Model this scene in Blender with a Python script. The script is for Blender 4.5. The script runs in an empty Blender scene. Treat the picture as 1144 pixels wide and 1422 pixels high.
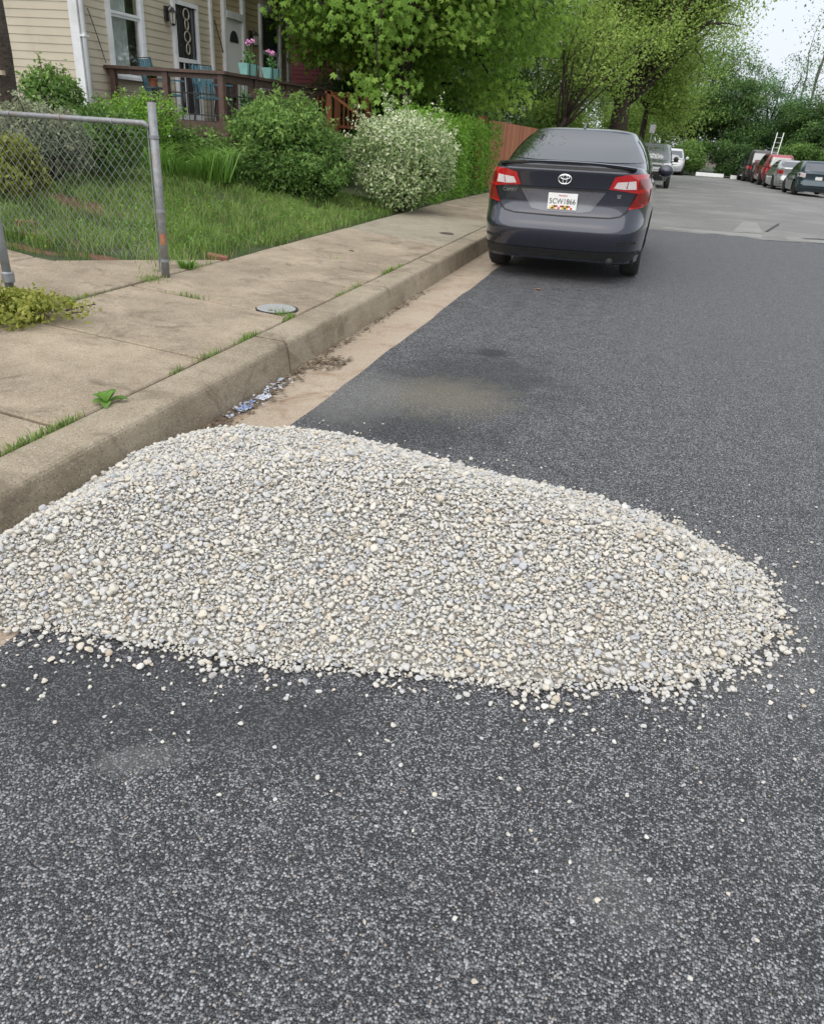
import bpy, bmesh, math, random
import numpy as np
from mathutils import Vector, Matrix
from mathutils.bvhtree import BVHTree
R_ = math.radians
random.seed(7)
rng = np.random.default_rng(11)
sc = bpy.context.scene
col = sc.collection

# ------------------------------------------------------------------ camera
cam_d = bpy.data.cameras.new('camera')
cam = bpy.data.objects.new('camera', cam_d)
col.objects.link(cam)
sc.camera = cam
PITCH, ROLL, YAW = 0.4715, 0.0679, 0.2573
f0 = Vector((-math.sin(YAW), math.cos(YAW), 0)); r0 = Vector((math.cos(YAW), math.sin(YAW), 0)); u0 = Vector((0, 0, 1))
fw = math.cos(PITCH) * f0 - math.sin(PITCH) * u0
up = math.sin(PITCH) * f0 + math.cos(PITCH) * u0
rr = math.cos(ROLL) * r0 + math.sin(ROLL) * up
uu = -math.sin(ROLL) * r0 + math.cos(ROLL) * up
m = Matrix((rr, uu, -fw)).transposed().to_4x4()
m.translation = Vector((0, 0, 1.5))
cam.matrix_world = m
cam_d.sensor_fit = 'HORIZONTAL'
cam_d.sensor_width = 36.0
cam_d.lens = 36.0 * 1048.1 / 1144.0
cam_d.clip_start = 0.05
cam_d.clip_end = 2000

# ------------------------------------------------------------------ sky, sun, exposure
SUN_EL, SUN_ROT = R_(50), R_(190)
world = bpy.data.worlds.new('World')
sc.world = world
world.use_nodes = True
wn = world.node_tree
wn.nodes.clear()
w_out = wn.nodes.new('ShaderNodeOutputWorld')
w_bg = wn.nodes.new('ShaderNodeBackground')
w_sky = wn.nodes.new('ShaderNodeTexSky')
w_sky.sky_type = 'NISHITA'
w_sky.sun_disc = False
w_sky.sun_elevation = SUN_EL
w_sky.sun_rotation = SUN_ROT
w_sky.dust_density = 4.0
w_sky.air_density = 1.0
w_mix = wn.nodes.new('ShaderNodeMix'); w_mix.data_type = 'RGBA'
w_mix.inputs['Factor'].default_value = 0.82
w_tc = wn.nodes.new('ShaderNodeTexCoord')
w_no = wn.nodes.new('ShaderNodeTexNoise'); w_no.inputs['Scale'].default_value = 2.2; w_no.inputs['Detail'].default_value = 5
w_rp = wn.nodes.new('ShaderNodeValToRGB')
w_rp.color_ramp.elements[0].position = 0.3; w_rp.color_ramp.elements[0].color = (5.9, 6.35, 7.0, 1)
w_rp.color_ramp.elements[1].position = 0.7; w_rp.color_ramp.elements[1].color = (7.0, 7.25, 7.6, 1)
wn.links.new(w_tc.outputs['Generated'], w_no.inputs['Vector'])
wn.links.new(w_no.outputs['Fac'], w_rp.inputs['Fac'])
wn.links.new(w_sky.outputs['Color'], w_mix.inputs['A'])
wn.links.new(w_rp.outputs['Color'], w_mix.inputs['B'])
wn.links.new(w_mix.outputs['Result'], w_bg.inputs['Color'])
w_bg.inputs['Strength'].default_value = 0.1
wn.links.new(w_bg.outputs['Background'], w_out.inputs['Surface'])

sun_d = bpy.data.lights.new('sun', 'SUN')
sun_d.energy = 1.5
sun_d.angle = R_(95)
sun_d.color = (1.0, 0.97, 0.92)
sun = bpy.data.objects.new('sun', sun_d)
col.objects.link(sun)
sdir = Vector((math.cos(SUN_EL) * math.sin(SUN_ROT), math.cos(SUN_EL) * math.cos(SUN_ROT), math.sin(SUN_EL)))
sun.rotation_euler = sdir.to_track_quat('Z', 'Y').to_euler()
sun.location = (0, 0, 20)

sc.view_settings.view_transform = 'Standard'
sc.view_settings.look = 'None'
sc.view_settings.gamma = 1.0
sc.view_settings.use_curve_mapping = False
sc.view_settings.exposure = 0.68

# ------------------------------------------------------------------ material helpers
MATS = {}
class NT:
    def __init__(s, name):
        s.m = bpy.data.materials.new(name); s.m.use_nodes = True
        s.t = s.m.node_tree; s.b = s.t.nodes['Principled BSDF']; s._pos = None
    def n(s, typ, **kw):
        o = s.t.nodes.new(typ)
        for k, v in kw.items(): setattr(o, k, v)
        return o
    def l(s, a, b): s.t.links.new(a, b)
    @property
    def pos(s):
        if s._pos is None: s._pos = s.n('ShaderNodeNewGeometry').outputs['Position']
        return s._pos
    def noise(s, scale, detail=3, rough=.55, vec=None, dist=0):
        o = s.n('ShaderNodeTexNoise'); o.inputs['Scale'].default_value = scale
        o.inputs['Detail'].default_value = detail; o.inputs['Roughness'].default_value = rough; o.inputs['Distortion'].default_value = dist
        s.l(vec or s.pos, o.inputs['Vector']); return o.outputs['Fac']
    def ramp(s, fac, stops, interp='LINEAR'):
        o = s.n('ShaderNodeValToRGB'); e = o.color_ramp; e.interpolation = interp
        while len(e.elements) > 1: e.elements.remove(e.elements[-1])
        for i, (p, c) in enumerate(stops):
            x = e.elements[0] if i == 0 else e.elements.new(p)
            x.position = p; x.color = (*c, 1) if len(c) == 3 else c
        if fac is not None: s.l(fac, o.inputs['Fac'])
        return o.outputs['Color']
    def mix(s, fac, a, b, blend='MIX'):
        o = s.n('ShaderNodeMix', data_type='RGBA', blend_type=blend)
        for sock, v in (('Factor', fac), ('A', a), ('B', b)):
            i = o.inputs[sock]
            if hasattr(v, 'links') or hasattr(v, 'is_output'): s.l(v, i)
            else: i.default_value = v if sock == 'Factor' else (*v, 1)
        return o.outputs['Result']
    def math(s, op, a, b=0.5, clamp=False):
        o = s.n('ShaderNodeMath', operation=op, use_clamp=clamp)
        for i, v in enumerate((a, b)):
            if hasattr(v, 'is_output'): s.l(v, o.inputs[i])
            else: o.inputs[i].default_value = v
        return o.outputs[0]
    def mapr(s, v, a, b, c=0., d=1.):
        o = s.n('ShaderNodeMapRange', interpolation_type='SMOOTHSTEP'); s.l(v, o.inputs[0])
        for i, x in enumerate((a, b, c, d)): o.inputs[i + 1].default_value = x
        return o.outputs[0]
    def bump(s, h, strength, dist):
        o = s.n('ShaderNodeBump'); o.inputs['Strength'].default_value = strength; o.inputs['Distance'].default_value = dist
        s.l(h, o.inputs['Height']); s.l(o.outputs['Normal'], s.b.inputs['Normal'])
    def blob(s, cx, cy, rx, ry, ang=0, soft=.5, nscale=6, namt=.6):
        """a stain mask: 1 inside an uneven oval on the ground"""
        mp = s.n('ShaderNodeMapping', vector_type='TEXTURE'); s.l(s.pos, mp.inputs['Vector'])
        mp.inputs['Location'].default_value = (cx, cy, 0); mp.inputs['Rotation'].default_value = (0, 0, ang); mp.inputs['Scale'].default_value = (rx, ry, 1000)
        ln = s.n('ShaderNodeVectorMath', operation='LENGTH'); s.l(mp.outputs[0], ln.inputs[0])
        d = s.math('ADD', ln.outputs['Value'], s.math('MULTIPLY', s.math('SUBTRACT', s.noise(nscale, 4), .5), namt * 2))
        return s.mapr(d, 1 - soft, 1 + soft, 1., 0.)

def pm(name, c1, c2=None, scale=8, rough=.7, bump=0, bscale=60, bdist=.004, metallic=0, spec=.5, coat=0, dirt=None, dirt_scale=1.5, emit=None):
    if name in MATS: return MATS[name]
    t = NT(name)
    if c2 is None: c2 = tuple(min(1, x * 1.18) for x in c1)
    f = t.noise(scale, 4)
    c = t.ramp(f, [(.3, c1), (.7, c2)])
    if dirt is not None:
        c = t.mix(t.mapr(t.noise(dirt_scale, 6, .65), .48, .75), c, dirt)
    t.l(c, t.b.inputs['Base Color'])
    t.b.inputs['Roughness'].default_value = rough
    t.b.inputs['Metallic'].default_value = metallic
    t.b.inputs['Specular IOR Level'].default_value = spec
    t.b.inputs['Coat Weight'].default_value = coat
    t.b.inputs['Coat Roughness'].default_value = .04
    if bump: t.bump(t.noise(bscale, 4), bump, bdist)
    MATS[name] = t.m
    return t.m

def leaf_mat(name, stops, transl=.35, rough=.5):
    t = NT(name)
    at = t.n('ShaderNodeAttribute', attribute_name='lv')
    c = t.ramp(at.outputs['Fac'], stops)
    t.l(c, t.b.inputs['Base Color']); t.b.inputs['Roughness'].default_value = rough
    t.b.inputs['Specular IOR Level'].default_value = .35
    tr = t.n('ShaderNodeBsdfTranslucent'); t.l(c, tr.inputs['Color'])
    ms = t.n('ShaderNodeMixShader'); ms.inputs[0].default_value = transl
    t.l(t.b.outputs[0], ms.inputs[1]); t.l(tr.outputs[0], ms.inputs[2])
    t.l(ms.outputs[0], t.t.nodes['Material Output'].inputs['Surface'])
    MATS[name] = t.m
    return t.m

# ------------------------------------------------------------------ mesh helpers
class MB:
    def __init__(s): s.v = []; s.f = []
    def add(s, v, f):
        b = len(s.v); s.v += [tuple(p) for p in v]; s.f += [tuple(i + b for i in q) for q in f]; return s
    def box(s, x0, x1, y0, y1, z0, z1):
        v = [(x, y, z) for z in (z0, z1) for y in (y0, y1) for x in (x0, x1)]
        return s.add(v, [(0, 2, 3, 1), (4, 5, 7, 6), (0, 1, 5, 4), (2, 6, 7, 3), (0, 4, 6, 2), (1, 3, 7, 5)])
    def beam(s, a, b, w, h, upv=(0, 0, 1)):
        a, b = Vector(a), Vector(b); d = (b - a).normalized(); uv = Vector(upv)
        if abs(d.dot(uv)) > .98: uv = Vector((0, 1, 0))
        sx = d.cross(uv).normalized(); sz = sx.cross(d)
        v = [p + sx * (i * w / 2) + sz * (j * h / 2) for p in (a, b) for j in (-1, 1) for i in (-1, 1)]
        return s.add(v, [(0, 2, 3, 1), (4, 5, 7, 6), (0, 1, 5, 4), (2, 6, 7, 3), (0, 4, 6, 2), (1, 3, 7, 5)])
    def tube(s, pts, rad, n=8, cap=True):
        pts = [Vector(p) for p in pts]
        rad = rad if hasattr(rad, '__len__') else [rad] * len(pts)
        rings = []; px = None
        for i, p in enumerate(pts):
            d = (pts[min(i + 1, len(pts) - 1)] - pts[max(i - 1, 0)]).normalized()
            if px is None:
                px = d.orthogonal().normalized()
            else:
                px = (px - d * px.dot(d)).normalized()
            py = d.cross(px)
            rings.append([p + (px * math.cos(2 * math.pi * k / n) + py * math.sin(2 * math.pi * k / n)) * rad[i] for k in range(n)])
        v = [q for r in rings for q in r]; f = []
        for i in range(len(pts) - 1):
            for k in range(n):
                f.append((i * n + k, i * n + (k + 1) % n, (i + 1) * n + (k + 1) % n, (i + 1) * n + k))
        if cap:
            f.append(tuple(range(n))[::-1]); f.append(tuple((len(pts) - 1) * n + k for k in range(n)))
        return s.add(v, f)
    def lathe(s, prof, n=24, axis='z', c=(0, 0, 0)):
        v = []; f = []
        for (r, h) in prof:
            for k in range(n):
                a = 2 * math.pi * k / n
                p = (r * math.cos(a), r * math.sin(a), h)
                if axis == 'x': p = (h, r * math.cos(a), r * math.sin(a))
                if axis == 'y': p = (r * math.cos(a), h, r * math.sin(a))
                v.append((p[0] + c[0], p[1] + c[1], p[2] + c[2]))
        for i in range(len(prof) - 1):
            for k in range(n): f.append((i * n + k, i * n + (k + 1) % n, (i + 1) * n + (k + 1) % n, (i + 1) * n + k))
        f.append(tuple(range(n))[::-1]); f.append(tuple((len(prof) - 1) * n + k for k in range(n)))
        return s.add(v, f)
    def prism(s, poly, plane, a, b):
        """2d outline extruded: plane 'xz' along y, 'yz' along x, 'xy' along z"""
        def P(p, h): return {'xz': (p[0], h, p[1]), 'yz': (h, p[0], p[1]), 'xy': (p[0], p[1], h)}[plane]
        n = len(poly); v = [P(p, a) for p in poly] + [P(p, b) for p in poly]
        f = [tuple(range(n))[::-1], tuple(range(n, 2 * n))] + [(i, (i + 1) % n, n + (i + 1) % n, n + i) for i in range(n)]
        return s.add(v, f)
    def mesh(s, name, mat=None, smooth=False, bevel=0):
        me = bpy.data.meshes.new(name); me.from_pydata(s.v, [], s.f)
        bm = bmesh.new(); bm.from_mesh(me); bmesh.ops.recalc_face_normals(bm, faces=bm.faces)
        if bevel: bmesh.ops.bevel(bm, geom=[e for e in bm.edges], offset=bevel, segments=1, affect='EDGES', profile=.5)
        bm.to_mesh(me); bm.free()
        if mat: me.materials.append(mat)
        if smooth: me.polygons.foreach_set('use_smooth', [True] * len(me.polygons))
        return me
    def build(s, name, mat, parent=None, smooth=False, bevel=0):
        return link(name, s.mesh(name, mat, smooth, bevel), parent)

WLOC = {}
def link(name, me, parent=None, world_coords=True):
    o = bpy.data.objects.new(name, me); col.objects.link(o)
    if parent is not None:
        o.parent = parent
        if world_coords and parent.name in WLOC: o.matrix_parent_inverse = WLOC[parent.name]
    return o
def tag(o, label=None, cat=None, group=None, kind=None):
    if label: o['label'] = label
    if cat: o['category'] = cat
    if group: o['group'] = group
    if kind: o['kind'] = kind
    return o
def thing(name, loc, label=None, cat=None, group=None, kind=None, local=False, rz=0):
    o = bpy.data.objects.new(name, None); col.objects.link(o); o.location = loc; o.rotation_euler.z = rz; o.empty_display_size = .2
    if not local: WLOC[o.name] = Matrix.Translation(-Vector(loc))
    return tag(o, label, cat, group, kind)
def struct(o): o['kind'] = 'structure'; return o
def np_mesh(name, V, F, mat, attr=None, smooth=False):
    """V (n,3), F (m,k) arrays; attr one float per vertex stored as 'lv'"""
    me = bpy.data.meshes.new(name); V = np.asarray(V, np.float32); F = np.asarray(F, np.int32); k = F.shape[1]
    me.vertices.add(len(V)); me.vertices.foreach_set('co', V.ravel())
    me.loops.add(F.size); me.loops.foreach_set('vertex_index', F.ravel())
    me.polygons.add(len(F)); me.polygons.foreach_set('loop_start', np.arange(0, F.size, k, dtype=np.int32))
    if smooth: me.polygons.foreach_set('use_smooth', np.ones(len(F), bool))
    if attr is not None:
        a = me.attributes.new('lv', 'FLOAT', 'POINT'); a.data.foreach_set('value', np.asarray(attr, np.float32))
    me.update(calc_edges=True); me.validate()
    if mat: me.materials.append(mat)
    return me

# ------------------------------------------------------------------ terrain shape
def prof(Y): return -0.0095 * max(0.0, Y - 15.0) if Y > 15 else 0.0
def bend(Y): return 0.0007 * max(0.0, Y - 12.0) ** 2
def road_z(X, Y): x = X - bend(Y) * .5; return .02 * min(x, 6 - x) + prof(Y)
def yard_z(X, Y):
    return float(np.interp(-X, [3.95, 5.5, 7, 8, 12, 40], [.19, .33, .58, .72, .8, 1.5])) + prof(Y)
# ------------------------------------------------------------------ asphalt, gutter, curb, pavement
def asphalt(name, dark, light, frac, fresh):
    t = NT(name)
    v1 = t.n('ShaderNodeTexVoronoi', feature='F1'); v1.inputs['Scale'].default_value = 178; t.l(t.pos, v1.inputs['Vector'])
    v2 = t.n('ShaderNodeTexVoronoi', feature='F1'); v2.inputs['Scale'].default_value = 470; t.l(t.pos, v2.inputs['Vector'])
    sx = t.n('ShaderNodeSeparateColor'); t.l(v1.outputs['Color'], sx.inputs[0])
    sy = t.n('ShaderNodeSeparateColor'); t.l(v2.outputs['Color'], sy.inputs[0])
    dens = t.noise(7, 6, .7)
    base = t.ramp(t.noise(2.2, 6, .65), [(.3, dark), (.72, tuple(x * 1.5 for x in dark))])
    # each chip of stone has its own tone
    chip = t.ramp(sx.outputs[1], [(0, tuple(x * .55 for x in light)), (.6, light), (.93, tuple(min(.6, x * 1.7) for x in light)), (1, (light[0] * 1.3, light[1] * 1.05, light[2] * .8))])
    th = t.math('ADD', sx.outputs[0], t.math('MULTIPLY', t.math('SUBTRACT', dens, .5), .6))
    k1 = t.math('MULTIPLY', t.mapr(th, 1 - frac - .06, 1 - frac + .06), t.mapr(v1.outputs['Distance'], .75, .45))
    th2 = t.math('ADD', sy.outputs[0], t.math('MULTIPLY', t.math('SUBTRACT', dens, .5), .6))
    k2 = t.math('MULTIPLY', t.mapr(th2, 1 - frac * .8 - .05, 1 - frac * .8 + .05), t.mapr(v2.outputs['Distance'], .75, .4))
    smooth = None
    if fresh:
        wear = [t.blob(-1.35, 1.42, .4, .26, .2, .6, 7, .8), t.blob(-.78, 1.48, .34, .17, .3, .6, 8, .8), t.blob(-.95, 5.0, .6, .7, 0, .6, 5, .7), t.blob(-1.15, 3.9, .6, .35, 0, .6, 6, .7)]
        smooth = wear[0]
        for w in wear[1:]: smooth = t.math('MAXIMUM', smooth, w)
        k1 = t.math('MULTIPLY', k1, t.math('SUBTRACT', 1.0, t.math('MULTIPLY', smooth, .66)))
        k2 = t.math('MULTIPLY', k2, t.math('SUBTRACT', 1.0, t.math('MULTIPLY', smooth, .6)))
    c = t.mix(k2, base, tuple(x * .55 for x in light))
    c = t.mix(k1, c, chip)
    if fresh:
        c = t.mix(t.math('MULTIPLY', t.blob(-1.0, 4.52, .36, .34, .1, .7, 7, .8), .5), c, (.2, .178, .13))
        c = t.mix(t.math('MULTIPLY', t.blob(-1.02, 1.23, .10, .05, .5, .5, 40, 1.3), .22), c, (.24, .235, .22))
        c = t.mix(t.math('MULTIPLY', t.blob(.2, 1.22, .09, .12, .5, .7, 24, 1.0), .13), c, (.3, .29, .27))
        c = t.mix(t.math('MULTIPLY', t.blob(-1.55, 4.3, .3, .5, .1, .6, 6, .5), .3), c, (.26, .25, .23))
        c = t.mix(t.math('MULTIPLY', t.blob(-.95, 5.72, .13, .12, .1, .4, 8, .4), .8), c, (.02, .02, .02))
        c = t.mix(t.math('MULTIPLY', t.blob(.55, 2.5, .35, .5, .1, .7, 9, .6), .15), c, (.3, .29, .27))
    else:
        c = t.mix(t.mapr(t.noise(.5, 5), .42, .68, 0, .35), c, tuple(x * 1.5 for x in light))
        c = t.mix(t.mapr(t.noise(1.6, 5, .7, dist=1.5), .62, .68, 0, .4), c, dark)
    t.l(c, t.b.inputs['Base Color'])
    t.l(t.mapr(dens, .3, .7, .5, .66), t.b.inputs['Roughness'])
    t.b.inputs['Specular IOR Level'].default_value = .45
    h = t.math('ADD', t.math('MULTIPLY', v1.outputs['Distance'], -1.0), t.math('MULTIPLY', k1, .5))
    if smooth is not None: h = t.math('MULTIPLY', h, t.math('SUBTRACT', 1.0, t.math('MULTIPLY', smooth, .6)))
    t.bump(h, .75, .004)
    return t.m
M_ASPH = asphalt('asphalt_fresh', (.0128, .013, .0145), (.235, .236, .245), .45, True)
M_OLD = asphalt('asphalt_old', (.12, .117, .11), (.27, .26, .243), .5, False)

def concrete(name, c1, c2, stain, agg=(.5, .45, .38)):
    t = NT(name)
    base = t.ramp(t.noise(1.7, 6, .68), [(.28, c1), (.72, c2)])
    v = t.n('ShaderNodeTexVoronoi', feature='F1'); v.inputs['Scale'].default_value = 120; t.l(t.pos, v.inputs['Vector'])
    s = t.n('ShaderNodeSeparateColor'); t.l(v.outputs['Color'], s.inputs[0])
    k = t.math('MULTIPLY', t.mapr(s.outputs[0], .68, .8), t.mapr(v.outputs['Distance'], .6, .35))
    c = t.mix(t.math('MULTIPLY', k, .55), base, agg)
    k = t.math('MULTIPLY', t.mapr(s.outputs[1], .8, .9), t.mapr(v.outputs['Distance'], .6, .35))
    c = t.mix(t.math('MULTIPLY', k, .6), c, tuple(x * .35 for x in c1))
    c = t.mix(t.mapr(t.noise(3.1, 8, .75, dist=.8), .48, .72, 0, .85), c, stain)
    c = t.mix(t.mapr(t.noise(14, 5, .7), .6, .8, 0, .4), c, tuple(x * .5 for x in stain))
    t.l(c, t.b.inputs['Base Color']); t.b.inputs['Roughness'].default_value = .9; t.b.inputs['Specular IOR Level'].default_value = .25
    t.bump(t.math('ADD', t.noise(160, 3), t.math('MULTIPLY', v.outputs['Distance'], -.7)), .5, .004)
    return t.m
M_SLAB = concrete('pavement_concrete', (.215, .17, .118), (.43, .352, .258), (.135, .106, .075))
M_SLAB2 = concrete('pavement_concrete_grey', (.27, .235, .175), (.37, .325, .25), (.18, .155, .115))
M_CURB = concrete('curb_concrete', (.22, .18, .125), (.4, .34, .25), (.14, .11, .075))
M_GUT = concrete('gutter_concrete', (.35, .27, .2), (.44, .37, .28), (.24, .15, .095))
M_SOIL = pm('soil', (.07, .05, .035), (.13, .095, .065), 9, .95, .8, 40, .02)
def yardmat():
    t = NT('yard_soil')
    c = t.ramp(t.noise(3.5, 6, .7), [(.3, (.05, .045, .025)), (.55, (.05, .075, .025)), (.75, (.11, .085, .055))])
    for b in (t.blob(-6.25, 8.0, .55, .3, .3, .5, 5, .8), t.blob(-5.6, 6.45, .5, .18, .2, .35, 6, .5), t.blob(-4.75, 6.15, .35, .1, .1, .35, 8, .5), t.blob(-5.3, 5.95, .3, .08, .1, .35, 8, .5)):
        c = t.mix(b, c, t.ramp(t.noise(35, 3), [(.3, (.10, .055, .035)), (.55, (.19, .09, .055)), (.8, (.27, .15, .1))]))
    t.l(c, t.b.inputs['Base Color']); t.b.inputs['Roughness'].default_value = .95
    t.bump(t.noise(40, 4), .8, .02)
    return t.m
M_YARD = yardmat()

def sheet(name, fx0, fx1, ys, nx, zf, mat, dz=0.0):
    V = []; F = []
    for j, Y in enumerate(ys):
        for i in range(nx + 1):
            X = fx0(Y) + (fx1(Y) - fx0(Y)) * i / nx
            V.append((X, Y, zf(X, Y) + dz))
    if name == 'road':
        V = [(x, y + (.22 * math.sin(x * 1.7) + .12 * math.sin(x * 4.3 + 1) + .08 * math.sin(x * 11) + .05 * math.sin(x * 23) + .16 * (3.5 - x) * .3 if y == ys[-1] else 0), z) for x, y, z in V]
    n = nx + 1
    for j in range(len(ys) - 1):
        for i in range(nx): F.append((j * n + i, j * n + i + 1, (j + 1) * n + i + 1, (j + 1) * n + i))
    me = bpy.data.meshes.new(name); me.from_pydata(V, [], F); me.materials.append(mat)
    me.polygons.foreach_set('use_smooth', [True] * len(F))
    return struct(link(name, me))

GE = -1.70          # where the gutter meets the asphalt
CB = -2.15          # foot of the curb
def gut_z(X, Y): return road_z(GE + bend(Y), Y) + .05 * (X - bend(Y) - GE) + .0
wav = lambda Y: .006 * math.sin(Y * 3.1) + .005 * math.sin(Y * 7.7 + 1) + .006 * math.sin(Y * 12.3 + 2 * math.sin(Y * 5))
g = MB().box(-400, 400, -300, 500, -1.2, -.95)
struct(g.build('ground', M_SOIL))
ys_near = [-4 + .25 * i for i in range(82)] 
ys_near = [y for y in ys_near if y <= 16.0] + [16.1]
ys_far = [15.4 + 1.2 * i for i in range(42)] 
YE = 63.5
ys_far = [y for y in ys_far if y < YE] + [YE]
sheet('road', lambda Y: GE + wav(Y) + bend(Y), lambda Y: 8.6, ys_near, 60, road_z, M_ASPH)
sheet('old_road', lambda Y: GE + bend(Y), lambda Y: 8.6, ys_far, 12, road_z, M_OLD, -.012)
sheet('gutter', lambda Y: CB - .05 + bend(Y), lambda Y: GE + .06 + bend(Y), ys_near + ys_far[1:], 4, gut_z, M_GUT, -.006)

# seams of old road patches, thin tar bands lying on the old asphalt
M_TAR = pm('tar', (.03, .03, .03), (.06, .06, .06), 5, .7)
M_PATCH = asphalt('asphalt_patch', (.185, .18, .168), (.33, .32, .3), .5, False)
# lighter cement patch on the old surface
def patch(name, pts, mat, dz):
    V = [(x, y, road_z(x, y) + dz) for x, y in pts]
    me = bpy.data.meshes.new(name); me.from_pydata(V, [], [tuple(range(len(V)))]); me.materials.append(mat)
    return struct(link(name, me))
patch('road_patch', [(1.7, 17.3), (2.3, 17.5), (2.5, 20.4), (2.2, 20.5)], M_PATCH, -.006)
patch('road_patch', [(.3, 16.9), (3.2, 16.3), (7.8, 16.25), (7.8, 16.9), (3.2, 17.1), (.4, 17.4)], M_PATCH, -.007)
patch('road_seam', [(2.38, 17.9), (2.44, 17.88), (3.0, 20.4), (2.94, 20.4)], M_TAR, -.002)
patch('road_seam', [(2.9, 16.9), (4.6, 17.3), (4.5, 17.55), (3.3, 17.3)], M_TAR, -.002)

# curb: cast lengths with open joints
def curb_profile():
    a = [(CB, -.12), (CB - .014, .02), (CB - .028, .118), (CB - .033, .134), (CB - .043, .146), (CB - .058, .152), (CB - .27, .157), (CB - .272, -.12)]
    return a
curb = thing('curb', (CB, 0, 0)); struct(curb)
def curb_piece(y0, y1, mat):
    pr = curb_profile(); n = max(2, int((y1 - y0) / .12)); V = []; F = []
    for j in range(n + 1):
        Y = y0 + (y1 - y0) * j / n; b = bend(Y); zz = prof(Y); k = len(pr)
        for i, (x, z) in enumerate(pr):
            wob = .003 * math.sin(Y * 2.3 + i * .25) + .0015 * math.sin(Y * 7.1 + 1 + i * .3) if 0 < i < 6 else 0
            V.append((x + b + wob, Y, z + zz + wob * .5))
        if j:
            for i in range(k - 1): F.append(((j - 1) * k + i, (j - 1) * k + i + 1, j * k + i + 1, j * k + i))
    k = len(pr); F.append(tuple(range(k))); F.append(tuple(n * k + i for i in range(k))[::-1])
    mb = MB(); mb.v = V; mb.f = F
    o = mb.build('curb_length', mat, curb)
    return o
cuts = [-1.58, 1.54, 4.66, 7.78, 10.9, 14.0, 17.1, 20.2, 23.3, 26.4, 29.5, 32.6, 35.7]
for a, b in zip(cuts[:-1], cuts[1:]): curb_piece(a + .011, b - .011, M_CURB)
curb_piece(35.71, 63, M_CURB)
rc = thing('curb', (8.6, 0, 0)); struct(rc)
MB().box(8.6, 8.77, 14, 63, -.6, .0).build('curb_length', M_CURB, rc)

# pavement slabs with recessed joints; joints slightly skewed as poured
slw = thing('sidewalk', (-3.2, 0, 0)); struct(slw)
joints = [-1.4, .1, 1.45, 2.74, 4.03, 5.33, 6.66, 7.95, 9.98, 11.6, 13.2, 14.8, 16.4, 18.0, 19.6, 21.2, 22.8, 24.4, 26.0, 27.6, 29.2, 30.8, 32.4, 34, 35.6, 37.2, 38.8, 40.4, 42, 43.6, 45.2]
SKEW = .10
XF, XB = CB - .29, -3.95
def sw_z(X, Y): return .15 + (X - XF) * -.033 + prof(Y)
for i, (a, b) in enumerate(zip(joints[:-1], joints[1:])):
    mb = MB(); e = .017; k = -XF + 0
    def pt(X, Y, dz): return (X + bend(Y), Y + (XF - X) * (SKEW if Y < 6 else SKEW * 2.6 if Y < 11 else .2), sw_z(X, Y) + dz)
    top = [pt(XF - e, a + e, 0), pt(XB, a + e, 0), pt(XB, b - e, 0), pt(XF - e, b - e, 0)]
    tilt = random.uniform(-.004, .004)
    top = [(x, y, z + tilt * (1 if q < 2 else -1)) for q, (x, y, z) in enumerate(top)]
    mb.add(top + [(x, y, z - .12) for x, y, z in top], [(0, 1, 2, 3), (7, 6, 5, 4), (0, 4, 5, 1), (1, 5, 6, 2), (2, 6, 7, 3), (3, 7, 4, 0)])
    mb.build('slab', M_SLAB2 if i in (8, 9) else M_SLAB, slw, bevel=.008)
MB().box(XB + .01, XF - .01, -2, 45, -.3, .1).build('bedding_soil', M_SOIL, slw)

# front path into the yard
gp = thing('garden_path', (-4.7, 5.2, .2)); struct(gp)
for (x0, x1) in ((-4.98, -3.975), (-6.2, -4.995)):
    mb = MB(); top = [(x0, 4.62, yard_z(x0, 5) + .02), (x1, 4.62, yard_z(x1, 5) + .02), (x1, 5.62 + (.1 if x1 > -4.5 else 0), yard_z(x1, 5) + .02), (x0, 5.62, yard_z(x0, 5) + .02)]
    mb.add(top + [(x, y, z - .12) for x, y, z in top], [(0, 1, 2, 3), (7, 6, 5, 4), (0, 4, 5, 1), (1, 5, 6, 2), (2, 6, 7, 3), (3, 7, 4, 0)])
    mb.build('slab', M_SLAB, gp, bevel=.008)
# wedge of concrete beside the gate post
mb = MB(); top = [(-3.97, 5.75, .205), (-3.97, 7.0, .205), (-4.3, 6.55, .232), (-4.85, 5.68, .28)]
mb.add(top + [(x, y, z - .12) for x, y, z in top], [(0, 1, 2, 3), (7, 6, 5, 4), (0, 4, 5, 1), (1, 5, 6, 2), (2, 6, 7, 3), (3, 7, 4, 0)])
mb.build('slab', M_SLAB, gp, bevel=.008)

sheet('yard', lambda Y: -40, lambda Y: XB - .012 + bend(Y), [-2 + .5 * i for i in range(260)], 90, lambda X, Y: yard_z(X, Y) + .015 * math.sin(X * 5 + Y * 2) * math.sin(Y * 3.3), M_YARD, -.012)
sheet('verge', lambda Y: 8.78, lambda Y: 60, [5 + 3 * i for i in range(40)], 30, lambda X, Y: .0 + prof(Y) + .03 * (X - 8.8), M_YARD, -.03)
sheet('far_ground', lambda Y: -3, lambda Y: 9.2, [63.4 + 3 * i for i in range(22)], 6, lambda X, Y: prof(Y) + .1, M_YARD, 0)

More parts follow.
